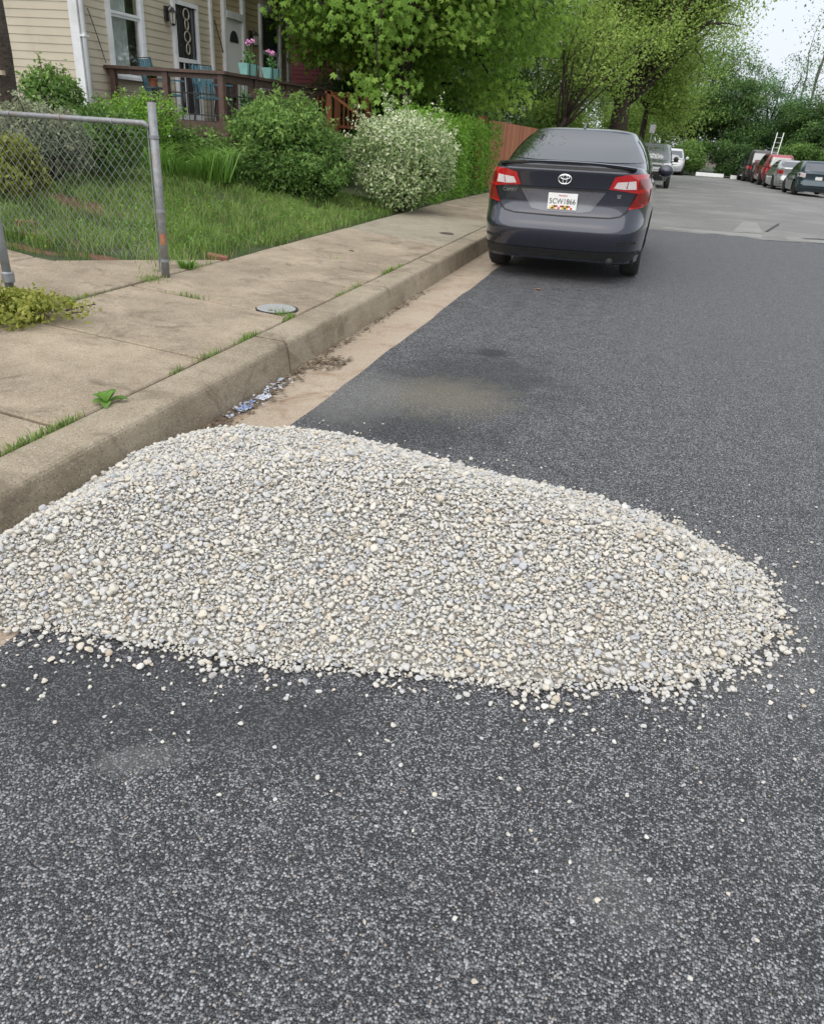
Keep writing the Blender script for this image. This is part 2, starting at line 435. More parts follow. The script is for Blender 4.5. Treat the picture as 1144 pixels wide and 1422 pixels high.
# round utility cover set in the pavement and a small valve cap further on
M_LID = pm('cast_lid', (.34, .34, .33), (.44, .44, .43), 30, .55, .3, 90, .003, metallic=.3)
M_DARK = pm('dark_gap', (.02, .02, .02))
def cover(x, y, r, label, mat):
    z = sw_z(x, y)
    o = thing('utility_cover', (x, y, z), label, 'manhole cover')
    MB().lathe([(r * 1.08, z - .03), (r * 1.08, z + .004), (r * 1.0, z + .004), (r * 1.0, z - .02)], 40, c=(x, y, 0)).build('ring', M_DARK, o)
    MB().lathe([(r * .97, z - .02), (r * .97, z + .006), (r * .93, z + .009), (.001, z + .009)], 40, c=(x, y, 0)).build('lid', mat, o)
    MB().box(x - .02, x + .02, y - r * .75, y - r * .68, z + .0095, z + .012).build('pry_slot', M_DARK, o)
cover(-2.66, 5.5, .155, 'round pale grey metal cover set in the pavement beside the curb', M_LID)
cover(-2.72, 11.2, .1, 'small dark round cap in the pavement near the grey car', pm('dark_cap', (.06, .05, .04), (.1, .08, .06), 20, .7))
# ------------------------------------------------------------------ gravel pile: stones dropped one by one onto a mound
def stone_mat():
    t = NT('gravel_stone')
    oi = t.n('ShaderNodeObjectInfo')
    c = t.ramp(oi.outputs['Random'], [(0, (.42, .44, .47)), (.1, (.52, .525, .53)), (.28, (.62, .6, .555)), (.48, (.67, .625, .535)), (.62, (.56, .55, .52)), (.74, (.69, .66, .59)), (.86, (.62, .545, .425)), (.93, (.74, .725, .685)), (.965, (.5, .41, .3)), (1, (.44, .46, .5))])
    tc = t.n('ShaderNodeTexCoord')
    n = t.noise(2.2, 4, .6, tc.outputs['Object'])
    c = t.mix(t.mapr(n, .4, .7, 0, .35), c, (.6, .58, .53))
    c = t.mix(t.mapr(t.noise(5, 5, .7, tc.outputs['Object']), .58, .75, 0, .3), c, (.4, .38, .34))
    t.l(c, t.b.inputs['Base Color']); t.b.inputs['Roughness'].default_value = .82; t.b.inputs['Specular IOR Level'].default_value = .3
    t.bump(t.noise(9, 4, .6, tc.outputs['Object']), .35, .15)
    return t.m
M_STONE = stone_mat()
M_CORE = pm('gravel_fines', (.45, .43, .39), (.55, .53, .48), 60, .95, .6, 120, .006)
stones = bpy.data.collections.new('stone_shapes')
STONE_ME = []
for k in range(14):
    bm = bmesh.new(); bmesh.ops.create_icosphere(bm, subdivisions=2, radius=1)
    ax = Vector((1.0, random.uniform(.7, .95), random.uniform(.45, .7)))
    planes = [(Vector((random.gauss(0, 1), random.gauss(0, 1), random.gauss(0, 1))).normalized(), random.uniform(.45, .8)) for _ in range(9)]
    off = random.uniform(0, 9)
    for v in bm.verts:
        p = v.co.copy()
        for nrm, d in planes:
            e = p.dot(nrm)
            if e > d: p -= nrm * (e - d) * .97
        p *= 1 + .06 * math.sin(3 * p.x + off) * math.sin(4 * p.y + off)
        v.co = Vector((p.x * ax.x, p.y * ax.y, p.z * ax.z))
    me = bpy.data.meshes.new('stone'); bm.to_mesh(me); bm.free(); me.materials.append(M_STONE)
    me.polygons.foreach_set('use_smooth', [k % 7 == 0] * len(me.polygons))
    STONE_ME.append(me)
    o = bpy.data.objects.new('stone_%02d' % k, me); stones.objects.link(o)

PILE = [(-2.27, 1.4), (-2.05, 1.45), (-1.8, 1.56), (-1.55, 1.625), (-1.3, 1.64), (-1.05, 1.67), (-.8, 1.69), (-.58, 1.755), (-.38, 1.79), (-.12, 1.83), (.12, 1.92), (.36, 2.03), (.55, 2.2), (.68, 2.42), (.72, 2.62), (.7, 2.84), (.56, 2.98), (.36, 3.12), (.08, 3.24), (-.3, 3.36), (-.8, 3.47), (-1.3, 3.54), (-1.8, 3.48), (-2.15, 3.25), (-2.27, 2.9)]
PA = np.array(PILE)
def pile_dist(X, Y):
    """signed distance to the outline, positive inside"""
    d = np.full(X.shape, 1e9); ins = np.zeros(X.shape, bool); n = len(PA)
    for i in range(n):
        a, b = PA[i], PA[(i + 1) % n]; ab = b - a
        tt = np.clip(((X - a[0]) * ab[0] + (Y - a[1]) * ab[1]) / (ab @ ab), 0, 1)
        d = np.minimum(d, np.hypot(X - a[0] - tt * ab[0], Y - a[1] - tt * ab[1]))
        c = ((a[1] > Y) != (b[1] > Y)) & (X < (b[0] - a[0]) * (Y - a[1]) / (b[1] - a[1] + 1e-12) + a[0])
        ins ^= c
    return np.where(ins, d, -d)
def base_z(X, Y): return np.where(X > GE, .02 * np.minimum(X, 6 - X), .02 * GE + .05 * (X - GE))
CS = .005
gx = np.arange(-2.6, 1.3, CS); gy = np.arange(1.1, 4.0, CS)
GX, GY = np.meshgrid(gx, gy, indexing='ij')
D = pile_dist(GX, GY)
lump = .012 * np.sin(GX * 5.1 + GY * 2.3) + .012 * np.sin(GX * 3.3 - GY * 6.1 + 1.2) + .007 * np.sin(GX * 11 + 2) * np.sin(GY * 13)
HM = .295
prof_h = HM * (1 - (1 - np.clip(D / .92, 0, 1)) ** 1.75)
tgt = base_z(GX, GY) + np.where(D > 0, prof_h + lump * np.clip(D / .3, 0, 1), 0)
floor = base_z(GX, GY)
hg = np.maximum(floor, tgt - .030 - .0)           # core surface the stones land on
hg = np.where(D > 0, hg, floor)
core = hg.copy()
pts = []; 
def drop(x, y, r, embed=.55):
    i = int((x - gx[0]) / CS); j = int((y - gy[0]) / CS); w = max(1, int(r / CS))
    if i - w < 0 or j - w < 0 or i + w + 1 >= hg.shape[0] or j + w + 1 >= hg.shape[1]: return None
    win = hg[i - w:i + w + 1, j - w:j + w + 1]
    ii, jj = np.mgrid[-w:w + 1, -w:w + 1]; q = (ii ** 2 + jj ** 2) * CS * CS / (r * r)
    msk = q <= 1
    z = float(win[msk].mean()) + r * embed
    topz = z + r * .72 * np.sqrt(np.clip(1 - q, 0, 1))
    win[msk] = np.maximum(win[msk], topz[msk])
    return z
lr = np.random.default_rng(5)
def addstone(x, y, z, r):
    pts.append((x, y, z, r, *(lr.uniform(-.45, .45), lr.uniform(-.45, .45), lr.uniform(0, 6.28))))
inside = np.argwhere(D > -.01)
for it in range(230000):
    i, j = inside[lr.integers(len(inside))]
    x, y = gx[i] + lr.uniform(0, CS), gy[j] + lr.uniform(0, CS)
    if x < CB - .005: continue
    r = float(np.clip(lr.lognormal(math.log(.0062), .45), .0038, .021))
    if D[i, j] < .0: continue
    if hg[i, j] > tgt[i, j] - r * .1 and hg[i, j] > floor[i, j] + .004: continue
    if D[i, j] < .06 and lr.random() < .25: continue
    z = drop(x, y, r)
    if z is not None: addstone(x, y, z, r)
for it in range(90000):      # grit and chips settle in the pits between the larger stones
    i, j = inside[lr.integers(len(inside))]
    x, y = gx[i] + lr.uniform(0, CS), gy[j] + lr.uniform(0, CS)
    if x < CB - .005 or D[i, j] < .03 or hg[i, j] > tgt[i, j] - .004: continue
    r = float(lr.uniform(.0035, .0068)); z = drop(x, y, r)
    if z is not None: addstone(x, y, z, r)
n_in = len(pts)
# ragged fringe and loose stones thrown outside the outline, thickest along the front and the right tip
fr = np.argwhere((D < 0) & (D > -.9))
for it in range(26000):
    i, j = fr[lr.integers(len(fr))]; x, y = gx[i] + lr.uniform(0, CS), gy[j] + lr.uniform(0, CS); d = -D[i, j]
    if x < CB + .01: continue
    side = 1.0
    if y > 3.0: side = .35 if x < 0 else .7
    if x < -1.7: side *= .3
    clump = .5 + .9 * max(0, math.sin(x * 9 + 1.3) * math.sin(x * 4.1 + y * 5) + .25)
    p = side * clump * (1.1 * math.exp(-d / .04) + .16 * math.exp(-d / .13) + .02 * math.exp(-d / .4))
    if lr.random() > p: continue
    r = float(np.clip(lr.lognormal(math.log(.0082 if d < .1 else .0062), .4), .0025, .016))
    z = drop(x, y, r)
    if z is not None: addstone(x, y, z, r)
pts = np.array(pts)
# core mound surface below the stones (coarse grid), stored in the same object
cs2 = 8
sub = (slice(0, None, cs2), slice(0, None, cs2))
cX, cY, cD, cZ = GX[sub], GY[sub], D[sub], core[sub]
ok = (cD > -.03) & (cX > CB - .01)
idx = -np.ones(cX.shape, int); idx[ok] = np.arange(ok.sum())
V = np.stack([cX[ok], cY[ok], np.where(cD[ok] > 0.02, cZ[ok], cZ[ok] - .015)], 1)
F = []
for i in range(cX.shape[0] - 1):
    for j in range(cX.shape[1] - 1):
        q = (idx[i, j], idx[i + 1, j], idx[i + 1, j + 1], idx[i, j + 1])
        if min(q) >= 0: F.append(q)
def stone_field(name, P7, V=None, F=None):
    nb = 0 if V is None else len(V)
    allv = P7[:, :3] if V is None else np.concatenate([V, P7[:, :3]])
    me = bpy.data.meshes.new(name); me.from_pydata(allv.tolist(), [], F or [])
    a = me.attributes.new('s_scale', 'FLOAT', 'POINT'); a.data.foreach_set('value', np.concatenate([np.zeros(nb), P7[:, 3]]).astype(np.float32))
    a = me.attributes.new('s_rot', 'FLOAT_VECTOR', 'POINT'); a.data.foreach_set('vector', np.concatenate([np.zeros((nb, 3)), P7[:, 4:7]]).astype(np.float32).ravel())
    a = me.attributes.new('s_on', 'BOOLEAN', 'POINT'); a.data.foreach_set('value', np.concatenate([np.zeros(nb, bool), np.ones(len(P7), bool)]))
    me.materials.append(M_CORE)
    o = link(name, me)
    ng = bpy.data.node_groups.new(name + '_nodes', 'GeometryNodeTree')
    ng.interface.new_socket('Geometry', in_out='INPUT', socket_type='NodeSocketGeometry')
    ng.interface.new_socket('Geometry', in_out='OUTPUT', socket_type='NodeSocketGeometry')
    N = ng.nodes; L = ng.links
    gi = N.new('NodeGroupInput'); go = N.new('NodeGroupOutput')
    ci = N.new('GeometryNodeCollectionInfo'); ci.inputs['Collection'].default_value = stones
    ci.inputs['Separate Children'].default_value = True; ci.inputs['Reset Children'].default_value = True
    ip = N.new('GeometryNodeInstanceOnPoints'); ip.inputs['Pick Instance'].default_value = True
    def na(nm, ty):
        q = N.new('GeometryNodeInputNamedAttribute'); q.data_type = ty; q.inputs['Name'].default_value = nm; return [s for s in q.outputs if s.name == 'Attribute' and s.enabled][0]
    er = N.new('FunctionNodeEulerToRotation')
    L.new(gi.outputs[0], ip.inputs['Points']); L.new(ci.outputs[0], ip.inputs['Instance'])
    L.new(na('s_rot', 'FLOAT_VECTOR'), er.inputs[0]); L.new(er.outputs[0], ip.inputs['Rotation'])
    L.new(na('s_scale', 'FLOAT'), ip.inputs['Scale']); L.new(na('s_on', 'BOOLEAN'), ip.inputs['Selection'])
    jg = N.new('GeometryNodeJoinGeometry')
    L.new(ip.outputs[0], jg.inputs[0]); L.new(gi.outputs[0], jg.inputs[0]); L.new(jg.outputs[0], go.inputs[0])
    md = o.modifiers.new('stones', 'NODES'); md.node_group = ng
    return o
gpile = stone_field('gravel_pile', pts, V, F)
tag(gpile, 'low heap of pale washed gravel dumped on the asphalt against the curb', 'gravel', kind='stuff')
print('stones', n_in, len(pts))
# single pebbles that rolled clear of the pile
spots = [(-1.42, 1.36), (-1.2, 1.38), (-1.05, 1.33), (-1.02, 1.45), (-.93, 1.33), (-.86, 1.47), (-.7, 1.38), (-.66, 1.24), (-.76, 1.19), (-.75, 1.14), (-.62, 1.22), (-.55, 1.32), (-.52, 1.47), (-.5, 1.29), (-.36, 1.43), (-.27, 1.24), (-.2, 1.4), (-.1, 1.47), (-.05, 1.3), (.0, 1.33), (.03, 1.22), (.08, 1.45), (.1, 1.27), (.17, 1.19), (.22, 1.52), (.27, 1.4), (.36, 1.6), (.42, 1.42), (.5, 1.53), (.57, 1.72), (.28, 1.28), (.36, 1.07), (.5, 1.2), (-.12, 1.05), (.55, 1.95), (.66, 1.8), (.72, 2.05), (.88, 2.5), (.92, 2.75), (.84, 3.0), (.95, 3.2), (.62, 3.35), (.4, 3.55), (-.3, .98), (-.05, .93), (.12, 1.12), (-1.55, 1.35), (-1.62, 1.48), (.45, 1.3), (.75, 1.6)]
for k, (x, y) in enumerate(spots):
    r = lr.uniform(.0055, .009)
    o = link('pebble', STONE_ME[k % 14]); o.location = (x, y, float(base_z(np.array(x), np.array(y))) + r * .5); o.scale = (r, r, r); o.rotation_euler = (lr.uniform(-.3, .3), lr.uniform(-.3, .3), lr.uniform(0, 6))
    tag(o, 'single pale pebble lying loose on the asphalt clear of the gravel heap', 'pebble', 'pebbles scattered clear of the gravel heap')
# ------------------------------------------------------------------ house with siding, porch and what stands on it
HX, HY0, HY1, HZT = -10.0, 13.15, 21.8, 6.4
PF = 1.34   # porch floor
M_SID = pm('siding_cream', (.43, .375, .285), (.5, .445, .345), 1.2, .55, .15, 300, .001, dirt=(.36, .31, .235), dirt_scale=.9)
M_SID2 = pm('siding_tan', (.33, .255, .155), (.41, .325, .21), 1.2, .55, .15, 300, .001)
M_TRIM = pm('trim_white', (.62, .63, .65), (.72, .73, .74), 2, .45, dirt=(.5, .5, .5))
M_GLASS = pm('window_glass', (.03, .035, .04), (.05, .055, .06), 1, .06, spec=.8)
M_CURT = pm('curtain', (.3, .34, .33), (.52, .56, .54), 5, .9)
M_BROWN = pm('porch_brown_paint', (.055, .03, .022), (.10, .055, .042), 14, .55, .3, 60, .003)
M_DECK = pm('porch_deck', (.10, .06, .045), (.15, .09, .07), 14, .7, .3, 60, .003)
M_BLACK = pm('black_iron', (.02, .02, .02), (.035, .035, .035), 9, .5)
M_ROOF = pm('shingle', (.06, .06, .065), (.1, .1, .1), 30, .9)
M_DOORW = pm('door_white', (.7, .7, .7), (.77, .77, .77), 2, .4)

house = thing('row_house', (HX - 4, (HY0 + HY1) / 2, .8), 'cream vinyl-sided house with white corner boards behind the brown porch', 'house')
body = MB().box(HX - 9, HX - .05, HY0 + .05, HY1 - .05, .3, HZT).build('wall', M_SID, house)
# unit siding boards: wedge that is thicker at its lower edge
def unit_board(axis):
    e = .127
    a = [(0, 0), (.016, 0), (.005, e), (0, e)]          # (out, up)
    mb = MB()
    if axis == 'y': v = [(o, s, z) for s in (0, 1) for (o, z) in a]
    else: v = [(s, -o, z) for s in (0, 1) for (o, z) in a]
    mb.add(v, [(0, 1, 2, 3), (7, 6, 5, 4), (0, 4, 5, 1), (1, 5, 6, 2), (2, 6, 7, 3), (3, 7, 4, 0)])
    return mb
def boards(parent, axis, s0, s1, z0, z1, at, opens, mat, tint=None):
    me = unit_board(axis).mesh('siding_board', mat)
    k = int((z1 - z0) / .127)
    for i in range(k):
        z = z0 + i * .127; segs = [(s0, s1)]
        for (a, b, c, d) in opens:
            if z + .10 > c and z + .02 < d:
                segs = [q for (p0, p1) in segs for q in ((p0, min(p1, a)), (max(p0, b), p1)) if q[1] - q[0] > .02]
        for (p0, p1) in segs:
            o = link('siding_board', me, parent)
            if axis == 'y': o.location = (at, p0, z); o.scale = (1, p1 - p0, 1)
            else: o.location = (p0, at, z); o.scale = (p1 - p0, 1, 1)
OP1 = [(13.98, 15.10, 1.98, 5.9), (16.12, 17.12, 1.30, 3.56)]
OP2 = [(18.2, 19.22, 1.30, 6.5), (20.05, 21.25, 2.1, 5.9)]
boards(house, 'y', 13.30, 17.66, 1.0, 5.0, HX - .045, OP1, M_SID)
boards(house, 'y', 17.74, 21.66, 1.0, 5.0, HX - .045, OP2, M_SID2)
boards(house, 'x', HX - 3.2, HX - .16, .9, 4.2, HY0 + .045, [], M_SID)
# corner boards, downspout, seam trim, end trim
MB().box(HX - .16, HX + .012, HY0 - .012, HY0 + .15, .7, HZT).build('corner_board', M_TRIM, house)
dsp = MB().tube([(HX + .06, HY0 + .05, 6.2), (HX + .06, HY0 + .05, .9)], .042, 10)
dso = dsp.build('downspout', M_TRIM, house, smooth=True)
for z in (2.55, 4.2): MB().box(HX + .005, HX + .11, HY0 - .01, HY0 + .11, z, z + .03).build('bracket', M_TRIM, dso)
MB().box(HX - .04, HX + .02, 17.66, 17.74, 1.3, HZT).build('seam_trim', M_TRIM, house)
MB().box(HX - .06, HX + .02, 21.66, 21.82, .8, HZT).build('corner_board', M_TRIM, house)
MB().box(HX - 9.3, HX + .5, HY0 - .3, HY1 + .3, HZT, HZT + .25).build('roof', M_ROOF, house)
# porch roof edge seen at the far end
MB().box(HX, HX + 1.1, 20.2, 22.3, 4.28, 4.42).build('eave', pm('soffit', (.25, .24, .22), (.3, .29, .27), 3, .7), house)

def sash_window(y0, y1, z0, z1, zmid, label=None, curtain=True):
    w = MB()
    t = .085
    w.box(HX - .05, HX + .03, y0, y0 + t, z0, z1); w.box(HX - .05, HX + .03, y1 - t, y1, z0, z1)
    w.box(HX - .05, HX + .032, y0 + t, y1 - t, z1 - t, z1)
    win = w.build('window', M_TRIM, house)
    if label: win['label'] = label
    MB().box(HX - .05, HX + .06, y0 - .03, y1 + .03, z0 - .05, z0).build('sill', M_TRIM, win)
    for (a, b, xo) in ((z0, zmid, -.045), (zmid, z1 - t, -.025)):
        s = MB(); q = .045
        s.box(HX + xo - .02, HX + xo + .02, y0 + t, y0 + t + q, a, b); s.box(HX + xo - .02, HX + xo + .02, y1 - t - q, y1 - t, a, b)
        s.box(HX + xo - .02, HX + xo + .022, y0 + t + q, y1 - t - q, a, a + q); s.box(HX + xo - .02, HX + xo + .022, y0 + t + q, y1 - t - q, b - q, b)
        s.build('sash', M_TRIM, win)
        MB().box(HX + xo - .006, HX + xo + .002, y0 + t + q, y1 - t - q, a + q, b - q).build('pane', M_GLASS if not curtain else M_PANE, win)
    if curtain:
        n = 26; V = []; F = []
        ya, yb = y0 + t, y0 + t + (y1 - y0 - 2 * t) * .72
        for i in range(n + 1):
            y = ya + (yb - ya) * i / n; x = HX - .13 + .02 * math.sin(i * 1.9)
            V += [(x, y, z0), (x, y, z1)]
        for i in range(n): F.append((2 * i, 2 * i + 2, 2 * i + 3, 2 * i + 1))
        me = bpy.data.meshes.new('curtain'); me.from_pydata(V, [], F); me.materials.append(M_CURT); link('curtain', me, win)
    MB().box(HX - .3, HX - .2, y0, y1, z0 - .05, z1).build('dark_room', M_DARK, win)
tp = NT('clear_pane'); tp.b.inputs['Base Color'].default_value = (.9, .95, .95, 1); tp.b.inputs['Roughness'].default_value = .03
tb = tp.n('ShaderNodeBsdfTransparent'); mx = tp.n('ShaderNodeMixShader'); fz = tp.n('ShaderNodeFresnel'); fz.inputs[0].default_value = 1.6
gl = tp.n('ShaderNodeBsdfGlossy'); gl.inputs['Roughness'].default_value = .03
mx.inputs[0].default_value = .13; tp.l(tb.outputs[0], mx.inputs[1]); tp.l(gl.outputs[0], mx.inputs[2]); tp.l(mx.outputs[0], tp.t.nodes['Material Output'].inputs['Surface'])
M_PANE = tp.m
# the wall shell must be open behind the curtained window: rebuild it as a frame round the opening
col.objects.unlink(body); bpy.data.objects.remove(body)
wb = MB()
x1 = HX - .05
wb.box(x1 - .2, x1, HY0 + .05, 13.98, .3, HZT); wb.box(x1 - .2, x1, 15.10, HY1 - .05, .3, HZT)
wb.box(x1 - .2, x1, 13.98, 15.10, .3, 1.98); wb.box(x1 - .2, x1, 13.98, 15.10, 5.9, HZT)
wb.box(HX - 9, x1 - .2, HY0 + .05, HY0 + .25, .3, HZT); wb.box(HX - 9, x1 - .2, HY1 - .25, HY1 - .05, .3, HZT); wb.box(HX - 9, HX - 8.8, HY0 + .25, HY1 - .25, .3, HZT)
wb.build('wall', M_SID, house)
sash_window(13.98, 15.10, 2.02, 3.95, 3.02, 'tall sash window with pale green curtain')
sash_window(20.05, 21.25, 2.15, 3.95, 2.95, 'dark sash window at the far end', False)

# storm door with security bars
sd = MB()
y0, y1, z0, z1 = 16.14, 17.10, 1.34, 3.52
sd.box(HX - .05, HX + .04, y0, y0 + .075, z0, z1).box(HX - .05, HX + .04, y1 - .075, y1, z0, z1).box(HX - .05, HX + .042, y0 + .075, y1 - .075, z1 - .08, z1)
storm = sd.build('storm_door', M_TRIM, house); storm['label'] = 'white framed storm door with dark scrolled security bars'
MB().box(HX - .04, HX + .03, y0 + .075, y1 - .075, 2.42, 2.5).build('mid_rail', M_TRIM, storm)
MB().box(HX - .04, HX + .03, y0 + .075, y1 - .075, z0, z0 + .12).build('kick_rail', M_TRIM, storm)
MB().box(HX - .045, HX - .03, y0 + .075, y1 - .075, z0, z1 - .08).build('pane', M_GLASS, storm)
for i in range(5):
    y = y0 + .15 + i * (y1 - y0 - .3) / 4
    MB().box(HX + .005, HX + .022, y - .01, y + .01, z0 + .12, 2.42).build('bar', M_TRIM if i in (1, 3) else M_BLACK, storm)
    MB().box(HX + .005, HX + .022, y - .01, y + .01, 2.5, z1 - .08).build('bar', M_BLACK, storm)
M_GOLD = pm('door_scroll', (.3, .26, .2), (.5, .45, .36), 12, .5)
for k, zc in enumerate((2.68, 2.9, 3.12, 3.3)):
    pts_ = [(HX + .03, (y0 + y1) / 2 + .11 * math.cos(a) * (1 if k % 2 else .6), zc + .1 * math.sin(a)) for a in np.linspace(0, 6.28, 18)]
    MB().tube(pts_, .012, 5).build('scroll', M_GOLD, storm)
# white entry door with fan light, tall casings
c = MB(); c.box(HX - .05, HX + .05, 18.2, 18.31, 1.34, HZT).box(HX - .05, HX + .05, 19.11, 19.22, 1.34, HZT)
cas = c.build('door_casing', M_TRIM, house)
MB().box(HX - .05, HX + .06, 18.31, 19.11, 3.46, 3.60).build('door_head', M_TRIM, cas)
boards(house, 'y', 18.31, 19.11, 3.60, 5.0, HX - .045, [], M_SID2)
door = MB().box(HX - .045, HX + .0, 18.31, 19.11, 1.34, 3.46).build('door', M_DOORW, house)
fan = [(18.5 + .42 * t_, 3.0) for t_ in (0, 1)] + [(18.71 + .21 * math.cos(a), 3.0 + .24 * math.sin(a)) for a in np.linspace(0, math.pi, 14)][1:-1]
MB().prism([(a, b) for a, b in fan], 'yz', HX + .001, HX + .008).build('fan_light', M_GLASS, door)
for (a, b, zc, zd) in ((18.4, 18.66, 1.55, 2.3), (18.76, 19.02, 1.55, 2.3)):
    p = MB(); 
    for (q0, q1, r0_, r1_) in ((a, b, zc, zc + .03), (a, b, zd - .03, zd), (a, a + .03, zc + .03, zd - .03), (b - .03, b, zc + .03, zd - .03)): p.box(HX, HX + .01, q0, q1, r0_, r1_)
    p.build('panel', M_TRIM, door)
kn = MB().lathe([(.012, 0), (.012, .04), (.03, .05), (.034, .065), (.02, .085), (.002, .09)], 14, 'x', (HX, 19.04, 2.35)); kn.build('knob', M_LID, door, smooth=True)
def lantern(y, z):
    b = MB().box(HX - .02, HX + .02, y - .055, y + .055, z - .1, z + .16)
    r = b.build('wall_lantern', M_BLACK, house)
    MB().tube([(HX + .02, y, z + .1), (HX + .09, y, z + .17), (HX + .14, y, z + .12)], .012, 6).build('arm', M_BLACK, r)
    MB().lathe([(.02, z + .14), (.085, z + .06), (.09, z + .05)], 6, c=(HX + .14, y, 0)).build('cap', M_BLACK, r)
    g = MB()
    MB().lathe([(.07, z + .05), (.05, z - .14)], 6, c=(HX + .14, y, 0)).build('lamp_glass', pm('lantern_glass', (.35, .34, .3), (.45, .44, .4), 3, .15), r)
    for k in range(6):
        a = k * math.pi / 3; g.tube([(HX + .14 + .072 * math.cos(a), y + .072 * math.sin(a), z + .05), (HX + .14 + .052 * math.cos(a), y + .052 * math.sin(a), z - .15)], .007, 4)
    g.lathe([(.055, z - .14), (.05, z - .16), (.01, z - .18)], 6, c=(HX + .14, y, 0)); g.build('cage', M_BLACK, r)
lantern(15.93, 3.2); lantern(19.55, 3.18)
# drainpipe stub and cable on the wall
MB().tube([(HX + .02, 13.42, 3.0), (HX + .03, 13.6, 2.6), (HX + .02, 13.78, 2.2)], .008, 5).build('cable', M_BLACK, house)
MB().tube([(HX + .02, 17.8, 3.35), (HX + .05, 17.95, 3.0), (HX + .03, 18.12, 2.75)], .012, 5).build('cable', M_BLACK, house)

# porch
PX, PY0, PY1 = -7.68, 13.85, 18.6
porch = thing('porch', ((HX + PX) / 2, 15.5, .7), 'dark brown painted wooden porch with railings in front of the cream house', 'porch')
for i in range(16):
    x = HX + .06 + i * (PX + .1 - HX - .06) / 16
    MB().box(x, x + .135, PY0 - .05, PY1, PF - .03, PF).build('deck_board', M_DECK, porch)
MB().box(HX + .03, PX + .14, PY0 - .09, PY0 - .055, PF - .22, PF + .004).build('fascia', M_BROWN, porch)
MB().box(PX + .105, PX + .14, PY0 - .05, PY1, PF - .22, PF + .004).build('fascia', M_BROWN, porch)
for (x, y) in ((-9.9, PY0), (-8.8, PY0), (PX, PY0), (PX, 15.1), (PX, 16.5), (PX, 17.9)):
    MB().box(x - .055, x + .055, y - .055, y + .055, PF, 2.12).build('rail_post', M_BROWN, porch, bevel=.006)
    MB().box(x - .07, x + .07, y - .07, y + .07, .45, PF - .04).build('foundation_post', M_BROWN, porch)
MB().box(HX - .02, PX + .12, PY0 - .1, PY0 + .1, 2.12, 2.17).build('top_rail', M_BROWN, porch)
MB().box(HX - .02, PX + .05, PY0 - .02, PY0 + .02, 2.04, 2.118).build('sub_rail', M_BROWN, porch)
MB().box(PX - .1, PX + .1, PY0 + .1, PY1, 2.121, 2.169).build('top_rail', M_BROWN, porch)
MB().box(PX - .02, PX + .02, PY0 + .06, PY1, 2.0, 2.119).build('sub_rail', M_BROWN, porch)
# black iron infill between posts
def iron(a, b, n):
    ax, ay = a; bx, by = b
    for z in (1.46, 1.80): MB().tube([(ax, ay, z), (bx, by, z)], .011, 6).build('iron_bar', M_BLACK, porch)
    for i in range(1, n):
        t_ = i / n; x, y = ax + (bx - ax) * t_, ay + (by - ay) * t_
        MB().tube([(x, y, 1.36), (x, y, 2.0)], .008, 5).build('iron_bar', M_BLACK, porch)
iron((-8.75, PY0), (PX - .05, PY0), 8)
iron((PX, PY0 + .06), (PX, 15.04), 7); iron((PX, 15.16), (PX, 16.44), 8)
for i in range(7):
    y = 16.6 + i * .19; MB().box(PX - .02, PX + .02, y, y + .04, PF, 2.0).build('baluster', M_BROWN, porch)
# lattice skirt
for i in range(26):
    y = PY0 + i * .18; MB().box(PX + .06, PX + .09, y, y + .1, .55, PF - .2).build('skirt_slat', M_BROWN, porch)
for i in range(12):
    x = HX + .15 + i * .2; MB().box(x, x + .1, PY0 - .05, PY0 - .02, .7, PF - .2).build('skirt_slat', M_BROWN, porch)

